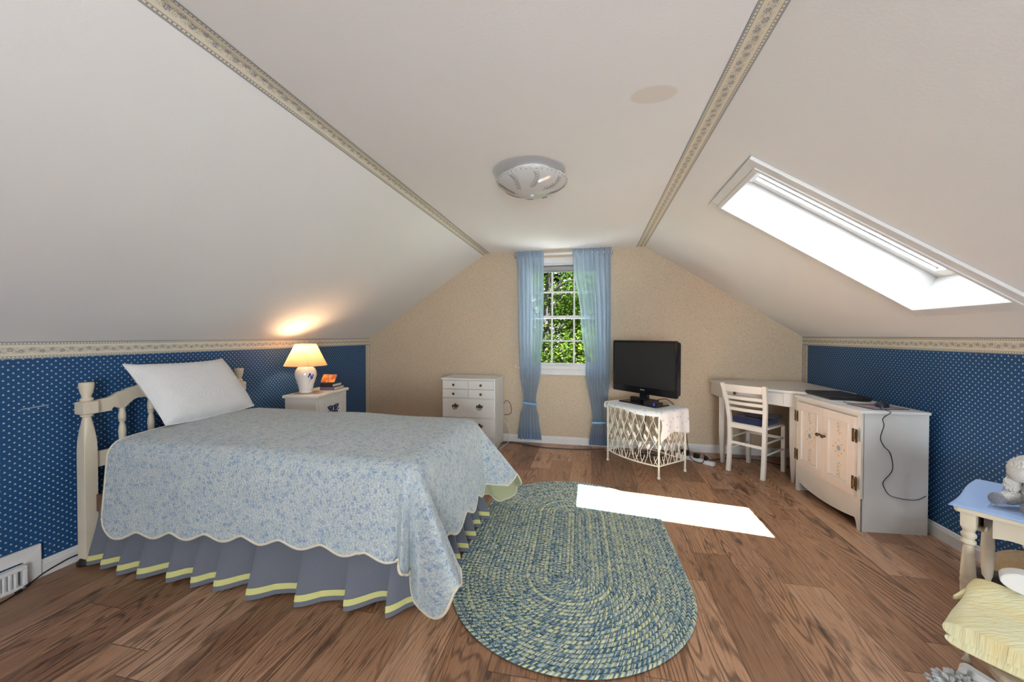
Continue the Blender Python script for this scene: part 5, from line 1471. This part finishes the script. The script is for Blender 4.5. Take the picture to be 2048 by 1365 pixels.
# ================================================================== OUTSIDE
struct('ground', MB().bx(-30, 30, 12, 40, -3.2, -3.1), painted('lawn', (.05, .09, .02), .9, .3, 2))
struct('bounce_ground', MB().bx(-12, 12, 4.6, 12, -3.2, -3.1), painted('pale_bounce', (.52, .50, .46), .9, .1, 2))  # unseen pale ground, added to bounce sunlight through the far window onto the ceiling
LEAVES = [m_leaf('mid_green_leaf', (.006, .017, .002), (.026, .046, .006)), m_leaf('bright_green_leaf', (.013, .030, .003), (.060, .082, .012)), m_leaf('deep_green_leaf', (.006, .018, .003), (.022, .045, .008), .2)]
BARK = painted('bark', (.014, .011, .008), .9, .4, 9, .6)
def tree(x, y, h, rad, cz, n, seed, lm_, label, ls=.085):
    q = random.Random(seed)
    t = thing('leafy_tree', label, 'tree', (x, y, -3.1), 0, None)
    tr = MB().tube(smoothpath([(x, y, -3.1), (x+.05, y, -1.2), (x-.06, y+.05, cz-.3*rad[2]), (x+.08, y, cz+.55*rad[2])], 6), [.20]*7+[.15]*6+[.08]*6, 12)
    tm = mk('trunk', tr, BARK, t, world=True, smooth=60)
    br = MB(); tips = []
    for k in range(26):
        a = q.uniform(0, 2*pi); el = q.uniform(-.35, .9); z0 = cz + q.uniform(-.6, .3)*rad[2]
        d = Vector((math.cos(a)*math.cos(el)*rad[0], math.sin(a)*math.cos(el)*rad[1], math.sin(el)*rad[2]))*q.uniform(.55, .9)
        p0 = Vector((x, y, z0)); br.tube([p0, p0+d*.5+Vector((0, 0, .12)), p0+d], [.04, .025, .008], 6)
    mk('branches', br, BARK, tm, world=True, smooth=60)
    cr = MB(); clumps = []
    for k in range(90 if rad[0] < 3 else 420):
        a = q.uniform(0, 2*pi); zz = q.uniform(-1, 1); r = q.uniform(.35, 1)**.5; s = math.sqrt(1-zz*zz)
        clumps.append(Vector((x+rad[0]*r*s*math.cos(a), y+rad[1]*r*s*math.sin(a), cz+rad[2]*r*zz)))
    for i in range(n):
        c = q.choice(clumps); p = c + Vector((q.gauss(0, .20), q.gauss(0, .20), q.gauss(0, .16)))
        L_ = ls*q.uniform(.6, 1.25); rot = Euler((q.uniform(-.9, .9), q.uniform(-.9, .9), q.uniform(0, 6.28))).to_matrix()
        vs = [rot @ Vector(v) + p for v in ((0, -L_*.5, 0), (L_*.30, -L_*.10, L_*.06), (L_*.22, L_*.25, L_*.04), (0, L_*.6, -L_*.05), (-L_*.22, L_*.25, L_*.04), (-L_*.30, -L_*.10, L_*.06))]
        cr.add(vs, [(0, 1, 2, 3), (0, 3, 4, 5)])
    mk('crown', cr, lm_, t, world=True)
tree(-.95, 8.2, 6, (1.5, 1.2, 1.7), 1.6, 15000, 11, LEAVES[0], 'mid green leafy tree straight outside the far window', .066)
tree(-.05, 7.4, 6, (.95, .8, .75), .55, 4200, 12, LEAVES[1], 'bright green lower tree outside the window sill', .075)
tree(.9, 9.2, 6, (1.6, 1.2, 1.9), 1.9, 11000, 13, LEAVES[1], 'bright green tall tree outside, seen through the right curtain', .075)
tree(-2.6, 9.4, 7, (1.7, 1.3, 2.0), 1.8, 11000, 14, LEAVES[1], 'bright green tall tree outside, seen through the left curtain', .075)
tree(-.6, 13.4, 9, (5.8, 1.4, 4.0), 2.3, 24000, 15, LEAVES[2], 'broad dark green tree behind the other trees outside', .27)

# ================================================================== LIGHT
sun = bpy.data.lights.new('sun', 'SUN'); sun.energy = 68; sun.angle = math.radians(.6); sun.color = (.91, .96, 1.0)
so_ = bpy.data.objects.new('sun', sun); COL.objects.link(so_)
sd = Vector((-.485, .285, -1)).normalized(); so_.rotation_euler = sd.to_track_quat('-Z', 'Y').to_euler(); so_.location = (4, -1, 9)
wd = bpy.data.worlds.new('sky'); sc.world = wd; wd.use_nodes = True; nt = wd.node_tree; bg = nt.nodes['Background']
st_ = nt.nodes.new('ShaderNodeTexSky'); st_.sky_type = 'NISHITA'; st_.sun_disc = False; st_.sun_elevation = math.asin(-sd.z); st_.sun_rotation = math.atan2(-sd.x, -sd.y); st_.air_density = 1.0; st_.dust_density = 2.5; st_.ozone_density = 1.0
hs = nt.nodes.new('ShaderNodeMix'); hs.data_type = 'RGBA'; hs.inputs[0].default_value = .55
nt.links.new(st_.outputs[0], hs.inputs[6]); hs.inputs[7].default_value = (9, 9, 9, 1)
nt.links.new(hs.outputs[2], bg.inputs[0]); bg.inputs[1].default_value = .15
def area(name, loc, direction, sx_, sy_, power, col=(1, 1, 1), portal=False):
    L = bpy.data.lights.new(name, 'AREA'); L.shape = 'RECTANGLE'; L.size = sx_; L.size_y = sy_; L.energy = power; L.color = col
    if portal: L.cycles.is_portal = True
    o = bpy.data.objects.new(name, L); COL.objects.link(o); o.location = loc
    o.rotation_euler = Vector(direction).to_track_quat('-Z', 'Y').to_euler(); return o
pc = SP((sx0+sx1)/2, (syA+syB)/2, SD+.03)
o = area('skylight_daylight', pc, -nR, 1, 1, 5.5, (.86, .94, 1)); 
# orient the rectangle with the slope
zx = dR; zy = Vector((0, 1, 0)); zz = nR
o.matrix_world = Matrix(((zx.x, zy.x, zz.x, pc.x), (zx.y, zy.y, zz.y, pc.y), (zx.z, zy.z, zz.z, pc.z), (0, 0, 0, 1)))
def slope_rect(o, pc): o.matrix_world = Matrix(((zx.x, zy.x, zz.x, pc.x), (zx.y, zy.y, zz.y, pc.y), (zx.z, zy.z, zz.z, pc.z), (0, 0, 0, 1)))
o.data.size = (sx1-sx0)/math.cos(math.atan(tanR)); o.data.size_y = syB-syA
area('far_window_portal', ((wx0+wx1)/2, YF+.13, (wz0+wz1)/2), (0, -1, 0), wx1-wx0, wz1-wz0, 1, portal=True)
area('rear_fill_light', ((rw[0]+rw[1])/2, YN-.10, (rw[2]+rw[3])/2), (-.05, 1, .75), rw[1]-rw[0], rw[3]-rw[2], 78, (.84, .93, 1))  # added room fill from behind the camera, tilted up at the ceiling

sc.view_settings.view_transform = 'Standard'; sc.view_settings.look = 'None'; sc.view_settings.exposure = 1.18; sc.view_settings.gamma = 1
sc.view_settings.use_curve_mapping = False
sc.cycles.use_denoising = True
sc.cycles.max_bounces = 10; sc.cycles.diffuse_bounces = 6; sc.cycles.transparent_max_bounces = 16
sc.cycles.sample_clamp_indirect = 6
bpy.context.view_layer.update()
